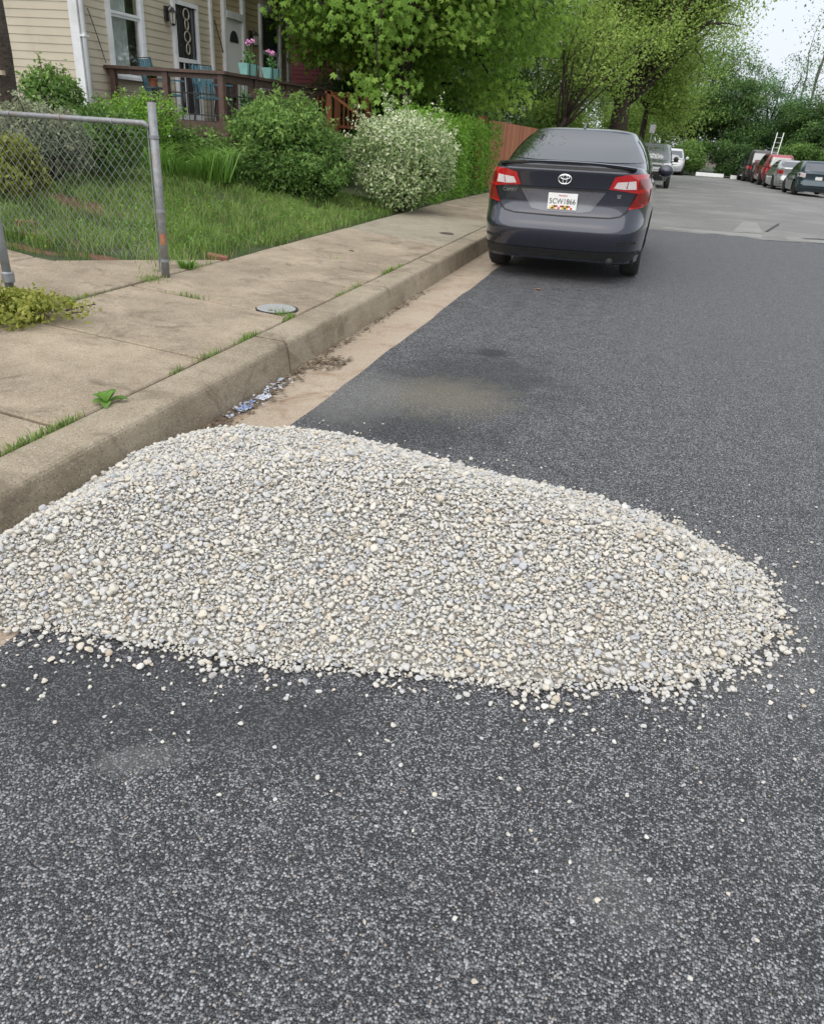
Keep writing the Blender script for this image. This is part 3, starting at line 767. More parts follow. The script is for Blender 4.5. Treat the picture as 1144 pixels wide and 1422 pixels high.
# flower boxes on the front rail
M_TURQ = pm('turquoise_metal', (.16, .36, .33), (.22, .44, .4), 6, .45)
M_PINK = pm('petal_pink', (.62, .22, .48), (.75, .4, .62), 40, .6)
M_GREENL = pm('houseplant_green', (.05, .14, .03), (.09, .2, .05), 30, .6)
def flower_box(y, h, label):
    t = thing('flower_box', (PX + .02, y, 2.17), label, 'planter')
    b = MB(); v = []
    w0, w1, l0, l1 = .07, .095, .2, .23
    prof_ = [(w0, l0, 2.175), (w1, l1, 2.36), (w1 - .012, l1 - .012, 2.36), (w0 - .01, l0 - .012, 2.2)]
    V = []; F = []
    for (w, l, z) in prof_: V += [(PX + .02 + sx * w, y + sy * l, z) for sx, sy in ((-1, -1), (1, -1), (1, 1), (-1, 1))]
    for i in range(3):
        for k in range(4): F.append((i * 4 + k, i * 4 + (k + 1) % 4, (i + 1) * 4 + (k + 1) % 4, (i + 1) * 4 + k))
    F += [(3, 2, 1, 0), (12, 13, 14, 15)]
    MB().add(V, F).build('box', M_TURQ, t)
    MB().box(PX - .06, PX + .1, y - .19, y + .19, 2.28, 2.33).build('soil', M_SOIL, t)
    for q in (-.14, .14): MB().box(PX + .117, PX + .125, y + q - .012, y + q + .012, 2.1, 2.37).build('hook', M_BLACK, t)
    g = MB(); p = MB()
    for i in range(60):
        a, b_ = random.uniform(-.03, .07), random.gauss(0, .06); z = 2.38 + abs(random.gauss(0, .12)) * (1 - min(1, abs(b_) / .2))
        d = Vector((random.gauss(0, 1), random.gauss(0, 1), random.gauss(.3, .6))).normalized() * .07; e = d.orthogonal().normalized() * .02
        o = Vector((PX + a, y + b_, z)); g.add([o, o + d * .5 + e, o + d, o + d * .5 - e], [(0, 1, 2, 3)])
    g.build('leaves', M_GREENL, t)
    for i in range(4):
        x_, y_ = PX + .02 + random.uniform(-.03, .05), y + random.uniform(-.1, .1); zt = 2.5 + h * random.uniform(.6, 1)
        MB().tube([(x_, y, 2.36), (x_, y_, zt)], .004, 4).build('stem', M_GREENL, t)
        f = MB()
        for k in range(14):
            d = Vector((random.gauss(0, 1), random.gauss(0, 1), random.gauss(.2, .7))).normalized() * .05; e = d.orthogonal().normalized() * .022
            o = Vector((x_, y_, zt)); f.add([o, o + d * .6 + e, o + d, o + d * .6 - e], [(0, 1, 2, 3)])
        f.build('flower', M_PINK, t)
flower_box(14.86, .30, 'turquoise flower box with pink flowers on the porch rail, nearer the door lantern')
flower_box(15.82, .16, 'turquoise flower box with pink flowers at the far end of the rail')

# porch furniture
M_BLUE = pm('blue_wicker', (.045, .14, .19), (.08, .21, .27), 40, .6)
M_FRAME = pm('chair_frame', (.03, .05, .06), (.05, .07, .08), 9, .5)
def porch_chair(x, y, rz, label):
    t = thing('porch_chair', (x, y, PF), label, 'chair', local=True, rz=rz)
    def lb(n, mb, m): link(n, mb.mesh(n, m), t, False)
    lb('seat', MB().box(-.25, .25, -.24, .24, .40, .44), M_BLUE)
    for i in range(6): lb('back_slat', MB().beam((-.21 + i * .084, .26, .46), (-.21 + i * .084, .36, .98), .045, .015, (0, 1, 0)), M_BLUE)
    lb('back_rail', MB().tube([(-.26, .24, .44), (-.27, .37, 1.0), (.27, .37, 1.0), (.26, .24, .44)], .014, 6), M_FRAME)
    for s in (-1, 1):
        lb('leg', MB().tube([(s * .25, -.22, .0), (s * .25, -.22, .66)], .014, 6), M_FRAME); lb('leg', MB().tube([(s * .25, .33, .0), (s * .25, .24, .44)], .014, 6), M_FRAME)
        lb('armrest', MB().box(s * .25 - .03, s * .25 + .03, -.27, .28, .655, .68), M_BLUE)
porch_chair(-9.3, 14.55, 2.6, 'blue porch chair standing in the corner under the curtained window')
porch_chair(-8.7, 15.35, 1.2, 'blue porch chair in front of the barred storm door')
M_TERRA = pm('terracotta', (.3, .1, .05), (.4, .16, .09), 9, .8)
def pot(x, y, z, r, h, mat, label, name='flower_pot', green=True):
    t = thing(name, (x, y, z), label, 'pot')
    MB().lathe([(r * .7, z), (r, z + h * .85), (r * 1.12, z + h * .86), (r * 1.12, z + h), (r * .98, z + h), (r * .9, z + h * .8)], 18, c=(x, y, 0)).build('pot_body', mat, t, smooth=False)
    g = MB()
    for i in range(110 if green else 30):
        d = Vector((random.gauss(0, 1), random.gauss(0, 1), random.gauss(.6, .6))).normalized() * r * 1.1; e = d.orthogonal().normalized() * .025
        o = Vector((x + random.gauss(0, r * .3), y + random.gauss(0, r * .3), z + h + abs(random.gauss(0, r * .6)))); g.add([o, o + d * .5 + e, o + d, o + d * .5 - e], [(0, 1, 2, 3)])
    g.build('leaves', M_GREENL, t)
tb_ = thing('side_table', (-9.25, 14.0, PF), 'small round table by the near porch rail', 'table')
MB().lathe([(.2, PF + .5), (.2, PF + .53)], 20, c=(-9.25, 14.12, 0)).build('table_top', M_FRAME, tb_)
MB().tube([(-9.25, 14.12, PF), (-9.25, 14.12, PF + .5)], .025, 8).build('table_leg', M_FRAME, tb_)
pot(-9.25, 14.12, PF + .53, .09, .14, M_TERRA, 'small terracotta pot on the porch table')
pot(-8.25, 15.9, PF, .16, .28, pm('grey_pot', (.35, .33, .3), (.42, .4, .37), 6, .8), 'grey planter on the porch floor beside the storm door')
bk = thing('bookshelf', (-9.6, 17.6, PF), 'dark open shelf standing against the porch wall', 'shelf')
for y in (17.35, 17.85): MB().box(-9.8, -9.5, y - .015, y + .015, PF, PF + 1.0).build('side_panel', M_BROWN, bk)
for z in (.05, .5, .97): MB().box(-9.8, -9.5, 17.365, 17.835, PF + z, PF + z + .025).build('shelf_board', M_BROWN, bk)

# neighbour steps in orange stained timber
M_ORNG = pm('stained_timber', (.30, .105, .045), (.40, .155, .07), 10, .65, .3, 60, .003)
st = thing('timber_steps', (-7.3, 20, .6), 'orange stained timber steps and landing with railing beyond the green bush', 'steps')
MB().box(-9.4, -7.7, 19.2, 21.0, 1.14, 1.2).build('landing', M_ORNG, st)
for (x, y) in ((-9.2, 21.0), (-8.3, 21.0), (-7.45, 21.0), (-7.7, 19.0), (-6.86, 19.0), (-8.6, 19.0)):
    MB().box(x - .05, x + .05, y - .05, y + .05, .55, 2.14 if x < -7.0 else 1.6).build('post', M_ORNG, st)
MB().box(-9.3, -7.38, 20.92, 21.08, 2.14, 2.18).build('top_rail', M_ORNG, st)
MB().box(-9.2, -7.45, 20.98, 21.02, 1.35, 1.42).build('bottom_rail', M_ORNG, st)
for i in range(14): MB().box(-9.1 + i * .122, -9.06 + i * .122, 20.97, 21.03, 1.42, 2.14).build('baluster', M_ORNG, st)
MB().box(-8.7, -7.66, 18.95, 19.05, 2.08, 2.13).build('top_rail', M_ORNG, st)
MB().beam((-7.7, 19.0, 2.1), (-6.8, 19.0, 1.58), .1, .05).build('handrail', M_ORNG, st)
MB().beam((-7.7, 20.2, 2.1), (-6.8, 20.2, 1.58), .1, .05).build('handrail', M_ORNG, st)
for i in range(5): MB().box(-7.7 + i * .2, -7.46 + i * .2, 19.05, 20.15, 1.02 - i * .14, 1.06 - i * .14).build('tread', M_ORNG, st)

# red house glimpsed behind the maple and a pale one further on
def far_house(name, x0, x1, y0, y1, z1, mat, label, wins):
    h = thing(name, ((x0 + x1) / 2, (y0 + y1) / 2, .5), label, 'house')
    MB().box(x0, x1 - .03, y0 + .03, y1, .2, z1).build('wall', mat, h)
    k = int((z1 - 2.2) / .127)
    me = unit_board('x').mesh('siding_board', mat); me2 = unit_board('y').mesh('siding_board', mat)
    for i in range(k):
        o = link('siding_board', me, h); o.location = (x0, y0 + .03, 2.2 + i * .127); o.scale = (x1 - x0, 1, 1)
        o = link('siding_board', me2, h); o.location = (x1 - .03, y0, 2.2 + i * .127); o.scale = (1, y1 - y0, 1)
    MB().prism([(x0 - .4, z1), (x1 + .4, z1), ((x0 + x1) / 2, z1 + 1.9)], 'xz', y0 - .3, y1 + .3).build('roof', M_ROOF, h)
    MB().box(x1 - .1, x1 + .03, y0 - .03, y0 + .1, .3, z1).build('corner_board', M_TRIM, h)
    for (a, b, c_, d_) in wins:
        w = MB().box(x1 + .0, x1 + .05, a, b, c_, d_).build('window', M_TRIM, h)
        MB().box(x1 + .04, x1 + .056, a + .1, b - .1, c_ + .1, d_ - .1).build('pane', M_GLASS, w)
far_house('red_house', -20, -10.6, 27, 34, 6.6, pm('siding_red', (.11, .012, .018), (.15, .02, .027), 2, .6), 'dark red sided house half hidden behind the maple', [(28, 29, 2.2, 3.9), (30.5, 31.5, 2.2, 3.9)])
far_house('pale_house', -14, -6.6, 57, 65, 7.5, pm('siding_pale', (.40, .38, .33), (.47, .45, .40), 2, .6), 'pale house glimpsed through the trees above the grey sedan', [(58, 59.2, 2, 4), (60.5, 61.7, 2, 4), (58, 59.2, 5, 6.6), (60.5, 61.7, 5, 6.6)])

# ------------------------------------------------------------------ chain link fence and gate posts
M_GALV = pm('galvanised_steel', (.19, .2, .21), (.29, .3, .31), 25, .5, .2, 90, .002, metallic=.35, dirt=(.24, .2, .17), dirt_scale=9)
M_RUST = pm('rust', (.28, .11, .05), (.36, .16, .08), 40, .9)
FX, FY, FZ = -3.93, 5.95, .2
post = thing('gate_post', (FX, FY, FZ), 'galvanised steel fence post beside the grass, with rust near its foot', 'fence post')
MB().tube([(FX, FY, FZ - .1), (FX, FY, 1.55)], .034, 18).build('tube', M_GALV, post, smooth=True)
MB().lathe([(.035, 1.551), (.033, 1.556), (.001, 1.5565)], 18, c=(FX, FY, 0)).build('top_edge', M_DARK, post)
for z in (.34, .74, 1.30): MB().lathe([(.0345, z - .012), (.040, z - .012), (.040, z + .012), (.0345, z + .012)], 18, c=(FX, FY, 0)).build('band', M_GALV, post)
a_ = [(.0352 * math.cos(t_), .0352 * math.sin(t_)) for t_ in np.linspace(-1.7, -.5, 6)]
V = [(FX + x, FY + y, z) for z in (.47, .56) for x, y in a_]
MB().add(V, [(i, i + 1, 7 + i, 6 + i) for i in range(5)]).build('rust_patch', M_RUST, post)
fence = thing('chain_link_fence', (-5.2, FY, .25), 'chain-link fence panel with galvanised top rail running back from the post', 'fence')
MB().tube([(FX - .03, FY - .01, 1.372), (FX - .08, FY - .01, 1.396), (-7.2, FY - .01, 1.385)], .021, 14).build('top_rail', M_GALV, fence, smooth=True)
MB().tube([(-7.2, FY, .4), (-7.2, FY, 1.5)], .034, 14).build('end_post', M_GALV, fence, smooth=True)
MB().tube([(FX - .055, FY, .24), (FX - .055, FY, 1.37)], .006, 6).build('tension_bar', M_GALV, fence)
wire = MB(); zb = lambda x: yard_z(x, 6) + .05
L0, L1, ZT = -7.15, FX - .05, 1.40
step = .075
for s in (-1, 1):
    k = L0 - 1.3
    while k < L1 + 1.3:
        # line x = k + s*(z-zb) * .8 clipped to the panel
        p = []
        for q in range(13):
            z = .24 + (ZT - .24) * q / 12; x = k + s * (z - .24) * .85
            if L0 <= x <= L1 and z > zb(x): p.append((x, FY + s * .004 + .012 * math.sin(x * 3), z))
        if len(p) >= 2: wire.tube([p[0], p[len(p) // 2], p[-1]], .0017, 4, cap=False)
        k += step
tag(wire.build('wire_mesh', M_GALV, fence), kind='stuff')
for i in range(6):
    x = -4.3 - i * .5; MB().lathe([(.022, -.008), (.026, -.008), (.026, .008), (.022, .008)], 12, 'x', (x, FY - .01, 1.391)).build('tie', M_GALV, fence)
lp = thing('gate_post', (-4.29, 4.53, .22), 'leaning galvanised post with hinge collar at the weeds by the left edge', 'fence post')
MB().tube([(-4.28, 4.53, .15), (-4.31, 4.53, 1.25)], .03, 16).build('tube', M_GALV, lp, smooth=True)
MB().lathe([(.031, .33), (.042, .34), (.042, .40), (.031, .41)], 16, c=(-4.283, 4.53, 0)).build('collar', M_GALV, lp)

# dark timber trunk-like post at the left, with a plank ledge
M_BARK = pm('bark', (.035, .026, .02), (.075, .055, .042), 12, .95, 1.0, 18, .03)
op = thing('timber_post', (-8.06, 9.0, .7), 'thick dark brown timber post at the left edge of the yard', 'post')
MB().tube([(-8.12, 9.0, .6), (-8.08, 9.0, 1.4), (-8.06, 9.0, 2.0), (-8.1, 9.02, 3.2)], [.17, .165, .16, .15], 12).build('shaft', M_BARK, op, smooth=True)
MB().box(-8.6, -7.85, 8.78, 8.835, 1.76, 1.81).build('ledge', pm('raw_plank', (.3, .24, .17), (.4, .33, .24), 9, .8), op)

# orange board fence beyond the hedge
bf = thing('board_fence', (-4.6, 25, .0), 'orange-brown vertical board fence behind the grey sedan', 'fence')
M_BF = [pm('fence_board_%s' % q, a, b, 12, .75, .4, 40, .004) for q, a, b in (('warm', (.33, .115, .045), (.41, .155, .07)), ('deep', (.27, .09, .038), (.35, .125, .055)), ('light', (.37, .145, .062), (.45, .185, .085)))]
bme = [MB().box(0, .022, 0, .138, 0, 1.75).mesh('board', m_) for m_ in M_BF]
for i in range(64):
    o = link('board', random.choice(bme), bf); Y = 22.2 + i * .142; o.location = (-4.45 + bend(Y) * .6 + random.uniform(-.003, .003), Y, prof(Y) + .1 + random.uniform(-.01, .01))
for (a, b, xx) in ((22.0, 31.4, -4.5),):
    for z in (.45, 1.5):
        MB().beam((xx + bend(a) * .6, a, z + prof(a)), (xx + bend(b) * .6, b, z + prof(b)), .04, .09).build('rail', M_BF[1], bf)
for Y in (21.2, 21.75): MB().box(-4.53, -4.43, Y - .05, Y + .05, 0, 1.85).build('post', M_BF[1], bf)
# ------------------------------------------------------------------ vegetation
def unit(v): return v / (np.linalg.norm(v, axis=-1, keepdims=True) + 1e-9)
def leaves(C, size, aspect=.5, upb=.4, droop=0., seed=0, lvbase=None, fold=.25, jit=.5, lvj=.3, out=None):
    """folded rhombus leaves at points C: returns V, F, lv"""
    r = np.random.default_rng(seed); n = len(C)
    d = unit(r.normal(size=(n, 3)) + np.array([0, 0, -droop]))
    nn = r.normal(size=(n, 3)) * .8 + np.array([0, 0, upb * 2]) + (0 if out is None else unit(C - np.asarray(out)) * 1.1)
    nn = unit(nn - (nn * d).sum(1, keepdims=True) * d); s = np.cross(d, nn)
    L = (size * (1 + r.uniform(-jit, jit, n)))[:, None]; W = L * aspect * .5
    base = C - d * L * .5; tip = C + d * L * .5
    a = C - d * L * .05 + s * W + nn * W * fold; b = C - d * L * .05 - s * W + nn * W * fold
    V = np.stack([base, a, tip, b], 1).reshape(-1, 3)
    i = np.arange(n) * 4
    F = np.concatenate([np.stack([i, i + 1, i + 2], 1), np.stack([i, i + 2, i + 3], 1)])
    lv = (lvbase if lvbase is not None else .5) + r.uniform(-lvj, lvj, n)
    return V, F, np.repeat(np.clip(lv, 0, 1), 4)
def star_leaves(C, size, seed=0, lvbase=None, out=None):
    r = np.random.default_rng(seed); n = len(C)
    nn = unit(r.normal(size=(n, 3)) * .45 + np.array([0, 0, .75]) + (0 if out is None else unit(C - np.asarray(out)) * .8)); d0 = r.normal(size=(n, 3)); d0[:, 2] -= .8
    d0 = unit(d0 - (d0 * nn).sum(1, keepdims=True) * nn); e0 = np.cross(nn, d0)
    Vs = []; lvs = []; lv = np.clip((lvbase if lvbase is not None else .5) + r.uniform(-.22, .22, n), 0, 1)
    sz = size * (1 + r.uniform(-.3, .3, n))[:, None]
    for a, k in ((0, 1.), (.75, .9), (-.75, .9), (1.55, .6), (-1.55, .6)):
        d = d0 * math.cos(a) + e0 * math.sin(a); s = np.cross(nn, d); L = sz * k * .62
        base = C; tip = C + d * L - nn * L * .25; p = C + d * L * .5 + s * L * .23; q = C + d * L * .5 - s * L * .23
        Vs.append(np.stack([base, p, tip, q], 1)); lvs.append(np.repeat(lv, 4))
    V = np.concatenate(Vs).reshape(-1, 3); i = np.arange(n * 5) * 4
    F = np.concatenate([np.stack([i, i + 1, i + 2], 1), np.stack([i, i + 2, i + 3], 1)])
    return V, F, np.concatenate(lvs)

LM = dict(
    maple=leaf_mat('leaf_maple', [(0, (.08, .165, .028)), (.5, (.255, .44, .065)), (1, (.46, .64, .14))], .5),
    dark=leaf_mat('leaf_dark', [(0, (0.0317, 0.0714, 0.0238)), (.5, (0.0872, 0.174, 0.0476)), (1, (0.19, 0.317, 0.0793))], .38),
    mid=leaf_mat('leaf_mid', [(0, (0.0634, 0.127, 0.0317)), (.5, (0.159, 0.286, 0.0634)), (1, (0.317, 0.476, 0.111))], .4),
    yellow=leaf_mat('leaf_yellowgreen', [(0, (.11, .18, .03)), (.5, (.28, .42, .085)), (1, (.5, .64, .16))], .5),
    olive=leaf_mat('leaf_olive', [(0, (0.0952, 0.119, 0.0445)), (.5, (0.222, 0.269, 0.103)), (1, (0.381, 0.445, 0.174))], .4),
    varieg=leaf_mat('leaf_variegated', [(0, (0.0854, 0.159, 0.0488)), (.35, (0.207, 0.329, 0.11)), (.5, (0.464, 0.561, 0.268)), (1, (0.78, 0.78, 0.634))], .35),
    hedge=leaf_mat('leaf_hedge', [(0, (0.0714, 0.159, 0.019)), (.5, (0.182, 0.365, 0.0445)), (1, (0.348, 0.571, 0.0872))], .4),
    silver=leaf_mat('leaf_silver', [(0, (0.0732, 0.104, 0.0549)), (.5, (0.207, 0.244, 0.146)), (1, (0.439, 0.464, 0.293))], .3),
    grass=leaf_mat('leaf_grass', [(0, (.34, .28, .15)), (.14, (.3, .26, .12)), (.2, (.095, .15, .04)), (.5, (.195, .33, .07)), (1, (.4, .51, .17))], .45),
    lily=leaf_mat('leaf_lily', [(0, (0.0732, 0.159, 0.0244)), (.5, (0.183, 0.354, 0.061)), (1, (0.366, 0.537, 0.146))], .4),
    weed=leaf_mat('leaf_weed', [(0, (0.11, 0.122, 0.0244)), (.5, (0.268, 0.305, 0.0549)), (1, (0.439, 0.439, 0.0976))], .4),
    teal=leaf_mat('leaf_blue_green', [(0, (0.0476, 0.119, 0.0555)), (.5, (0.119, 0.254, 0.111)), (1, (0.238, 0.428, 0.174))], .4))

def limb(mb, a, b, r0_, r1_, bow=.15, n=6, seed=0, sides=6):
    rr_ = random.Random(seed); a, b = Vector(a), Vector(b); L = (b - a).length
    off = Vector((rr_.uniform(-1, 1), rr_.uniform(-1, 1), rr_.uniform(.0, .8))) * bow * L
    P_ = []
    for i in range(n + 1):
        t_ = i / n; P_.append(a.lerp(b, t_) + off * (t_ * (1 - t_) * 2) + Vector((rr_.uniform(-1, 1), rr_.uniform(-1, 1), 0)) * L * .012)
    mb.tube(P_, [r0_ + (r1_ - r0_) * i / n for i in range(n + 1)], sides)
    return P_

def tree(name, label, x, y, trunk_h, trunk_r, crown_c, crown_r, nb, nl, lsize, lm, seed, star=False, cat='tree', lean=(0, 0), clump=.55, hollow=.45, group=None, bark=None, spread=1.0, lowcut=-.75, zmin=None):
    """crown_c: centre (dx,dy,z) of the crown, crown_r radii; nb limbs, nl leaves"""
    rs = np.random.default_rng(seed); z0 = (yard_z(x, y) if x < XB else road_z(min(x, 8), y)) - .1
    t = thing(name, (x, y, z0), label, cat, group)
    tr = MB(); topz = z0 + trunk_h
    tp_ = [(x, y, z0), (x + lean[0] * .3, y + lean[1] * .3, z0 + trunk_h * .35), (x + lean[0] * .7, y + lean[1] * .7, z0 + trunk_h * .7), (x + lean[0], y + lean[1], topz)]
    tr.tube(tp_, [trunk_r * 1.35, trunk_r, trunk_r * .85, trunk_r * .7], 10)
    cc = np.array([x + crown_c[0], y + crown_c[1], crown_c[2]]); cr = np.array(crown_r)
    dirs = unit(rs.normal(size=(nb * 4, 3))); dirs = dirs[dirs[:, 2] > lowcut][:nb]
    rad = rs.uniform(hollow, 1.0, len(dirs)) ** .7
    ends = cc + dirs * cr * rad[:, None]
    if zmin is not None: ends[:, 2] = np.maximum(ends[:, 2], zmin - .45 * np.clip(ends[:, 1] - y, 0, 2.4) + rs.uniform(0, 1.2, len(ends)))
    cl = []; 
    for k, e in enumerate(ends):
        s = random.Random(seed * 97 + k); f_ = s.uniform(.55, 1.0)
        a = Vector(tp_[2]).lerp(Vector(tp_[3]), s.uniform(0, 1)) if s.random() < .6 else Vector(tp_[3])
        P_ = limb(tr, a, e, trunk_r * .42, trunk_r * .05, .14, 6, seed * 31 + k, 5)
        for q in range(3):
            b = P_[s.randint(3, 5)]; d = Vector((s.gauss(0, 1), s.gauss(0, 1), s.gauss(.1, .7))).normalized() * float(min(cr)) * s.uniform(.2, .45)
            limb(tr, b, b + d, trunk_r * .13, trunk_r * .03, .2, 3, seed * 53 + k * 3 + q, 4); cl.append((tuple(b + d), .8))
        cl.append((tuple(e), 1.0)); cl.append((tuple(P_[4]), .7))
    tr.build('trunk', bark or M_BARK, t, smooth=True)
    cl_p = np.array([c[0] for c in cl]); cl_s = np.array([c[1] for c in cl])
    w = rs.uniform(.4, 1.3, len(cl))
    if zmin is not None: w *= np.exp(-np.clip(cl_p[:, 2] - 3, 0, 99) / 3.2)
    w /= w.sum()
    pick = rs.choice(len(cl), nl, p=w)
    sg = clump * float(np.mean(cr)) * .42 * spread
    C = cl_p[pick] + unit(rs.normal(size=(nl, 3))) * (rs.random((nl, 1)) ** .45) * 1.75 * sg * np.array([1, 1, .55]) * cl_s[pick][:, None]
    tone = rs.uniform(.22, .8, len(cl))[pick]
    if star: V, F, lv = star_leaves(C, lsize, seed, tone, (x, y, crown_c[2] - 1.5))
    else: V, F, lv = leaves(C, lsize, .55, .5, .3, seed, tone, out=cc - np.array([0, 0, cr[2] * .5]))
    me = np_mesh('crown', V, F, LM[lm], lv)
    link('crown', me, t)
    return t

def shrub(name, label, x, y, w, d, h, nl, lsize, lm, seed, cat='shrub', lobes=9, upright=0, flowers=None, z0=None, aspect=.5, hollow=.55, spiky=0, tone=(.3, .65), tight=False):
    rs = np.random.default_rng(seed); z0 = (yard_z(x, y) - .03) if z0 is None else z0
    t = thing(name, (x, y, z0), label, cat)
    st_ = MB()
    c = np.array([x, y, z0 + h * .46]); r = np.array([w / 2, d / 2, h * .46])
    dirs = unit(rs.normal(size=(lobes * 3, 3)) + np.array([0, 0, .25])); lob = c + dirs[:lobes] * r * rs.uniform(.4, .85, (lobes, 1))
    lr_ = rs.uniform(.22, .52, lobes)
    if tight: lob = c + dirs[:lobes] * r * rs.uniform(.45, .7, (lobes, 1)); lr_ = rs.uniform(.3, .42, lobes)
    C = []; T = []; per = nl // (lobes + 1)
    for k in range(lobes):
        u = unit(rs.normal(size=(per, 3))); rad = rs.uniform(hollow, 1, (per, 1)) ** .5
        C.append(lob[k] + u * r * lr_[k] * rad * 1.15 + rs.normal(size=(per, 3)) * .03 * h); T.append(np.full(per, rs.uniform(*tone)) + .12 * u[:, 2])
        limb(st_, (x + rs.uniform(-.08, .08), y + rs.uniform(-.08, .08), z0), lob[k], .018, .006, .15, 4, seed + k, 5)
    u = unit(rs.normal(size=(per, 3))); C.append(c + u * r * rs.uniform(.5, .95, (per, 1))); T.append(np.full(per, np.mean(tone)))
    for k in range(spiky):
        a = rs.uniform(0, 6.28); rad = rs.uniform(0, .75); dv = unit(rs.normal(size=3) + np.array([0, 0, .5])); dv[2] = abs(dv[2]) * 1.0 - .1; b = c + dv * r * .8
        e = b + dv * r * rs.uniform(.2, .55) + np.array([rs.normal() * .06, rs.normal() * .06, h * rs.uniform(.03, .16)]); limb(st_, b, e, .008, .003, .1, 3, seed + 77 + k, 4)
        m_ = 45; tt = rs.uniform(0, 1, (m_, 1)); C.append(b + (e - b) * tt + rs.normal(size=(m_, 3)) * .035); T.append(np.full(m_, tone[1]))
    C = np.concatenate(C); T = np.concatenate(T); keep = C[:, 2] > z0 + .01; C = C[keep]; T = T[keep]
    st_.build('stem', M_BARK, t, smooth=True)
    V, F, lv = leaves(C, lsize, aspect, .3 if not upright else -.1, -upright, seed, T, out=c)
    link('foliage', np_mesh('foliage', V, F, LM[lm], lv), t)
    if flowers:
        n = flowers[1]; q = rs.choice(len(C), n); FC = C[q] + unit(C[q] - c) * .05; V, F, lv = leaves(FC, flowers[2], .9, .6, 0, seed + 5, None)
        link('blossom', np_mesh('blossom', V, F, flowers[0], lv), t)
    return t
def blades(name, pts_, hmin, hmax, w, mat, seed, lean=.5, segs=2, tone=None, parent=None):
    r = np.random.default_rng(seed); n = len(pts_); P0 = np.asarray(pts_)
    a = r.uniform(0, 6.28, n); L = r.uniform(hmin, hmax, n)[:, None]; s = np.stack([np.cos(a), np.sin(a), np.zeros(n)], 1) * (w * r.uniform(.6, 1.2, n))[:, None]
    b = r.uniform(0, 6.28, n); ln = np.stack([np.cos(b), np.sin(b), np.zeros(n)], 1) * (r.uniform(.1, 1, n) * lean)[:, None]
    m1 = P0 + np.array([0, 0, 1]) * L * .55 + ln * L * .3; tip = P0 + np.array([0, 0, 1]) * L * (1 - lean * .3) + ln * L
    V = np.stack([P0 - s, P0 + s, m1 + s * .8, m1 - s * .8, tip], 1).reshape(-1, 3); i = np.arange(n) * 5
    F = np.concatenate([np.stack([i, i + 1, i + 2], 1), np.stack([i, i + 2, i + 3], 1), np.stack([i + 3, i + 2, i + 4], 1)])
    lv = np.repeat(np.where(r.random(n) < .08, .05, np.clip((tone if tone is not None else .5) + r.uniform(-.3, .3, n), .21, 1)), 5)
    return link(name, np_mesh(name, V, F, mat, lv), parent)

# lawn
rg = np.random.default_rng(3); n = 52000
gx_ = rg.uniform(-7.6, -3.99, n); gy_ = rg.uniform(5.6, 14.0, n)
noise2 = np.sin(gx_ * 3.1 + 1) * np.sin(gy_ * 2.3) + .6 * np.sin(gx_ * 7.3 + gy_ * 5.1) + .4 * np.sin(gx_ * 13 - gy_ * 11)
keep = (noise2 + rg.uniform(-.9, 1.3, n) > -.35)
bare = [(-6.25, 8.0, .5, .26), (-5.6, 6.45, .45, .16), (-4.75, 6.15, .32, .09), (-5.3, 5.95, .3, .08)]
for (bx_, by_, ba, bb) in bare: keep &= (((gx_ - bx_) / ba) ** 2 + ((gy_ - by_) / bb) ** 2 > 1) | (rg.random(n) < .12)
keep &= ~((gx_ > -4.9) & (gy_ < 6.9) & (gy_ < 5.72 + (gx_ + 4.85) * 1.35 + .0) & (rg.random(n) > .04))
keep &= ~((gy_ < 5.72) & (gx_ > -6.2))
gx_, gy_ = gx_[keep], gy_[keep]
gz_ = np.array([yard_z(a, b) for a, b in zip(gx_, gy_)]) - .015
tone = np.clip(.48 + .12 * np.sin(gx_ * 2.2 + gy_ * 1.7) + .1 * np.sin(gy_ * 4), 0, 1)
tall = 1 + .5 * np.clip(np.sin(gx_ * 2 + 3) * np.sin(gy_ * 1.3 + 1), 0, 1)
lawn = blades('lawn_grass', np.stack([gx_, gy_, gz_], 1), .05, .15, .0042, LM['grass'], 8, .7, tone=tone)
tag(lawn, 'patchy green lawn grass between the pavement and the shrubs', 'grass', kind='stuff')
# weeds in the joints along the curb, round the post and at the path
P_ = []
def tuft(x, y, sx, sy, n, z=None):
    for _ in range(n):
        a, b = rg.normal(x, sx), rg.normal(y, sy); P_.append((a, b, (sw_z(min(max(a, XB), XF), b) if z is None else z) - .005))
for (y, sy, n) in ((2.55, .12, 130), (2.78, .06, 60), (2.3, .05, 40), (3.75, .05, 20), (4.1, .1, 50), (4.55, .07, 60), (4.7, .05, 30), (6.35, .06, 25), (6.7, .08, 35), (7.62, .06, 50), (7.78, .035, 60), (8.05, .05, 30), (5.28, .06, 70)): tuft(XF - .005, y, .012, sy, int(n * 1.3))
tuft(-2.56, 5.36, .05, .03, 70); tuft(-3.4, 5.42, .08, .012, 60); tuft(-3.95, 4.75, .02, .16, 120); tuft(-3.98, 5.75, .06, .08, 130); tuft(-4.12, 6.05, .05, .05, 60)
tuft(-3.96, 6.6, .03, .1, 60); tuft(-3.15, 8.0, .05, .02, 14); tuft(-2.19, 4.665, .008, .01, 10, .0)
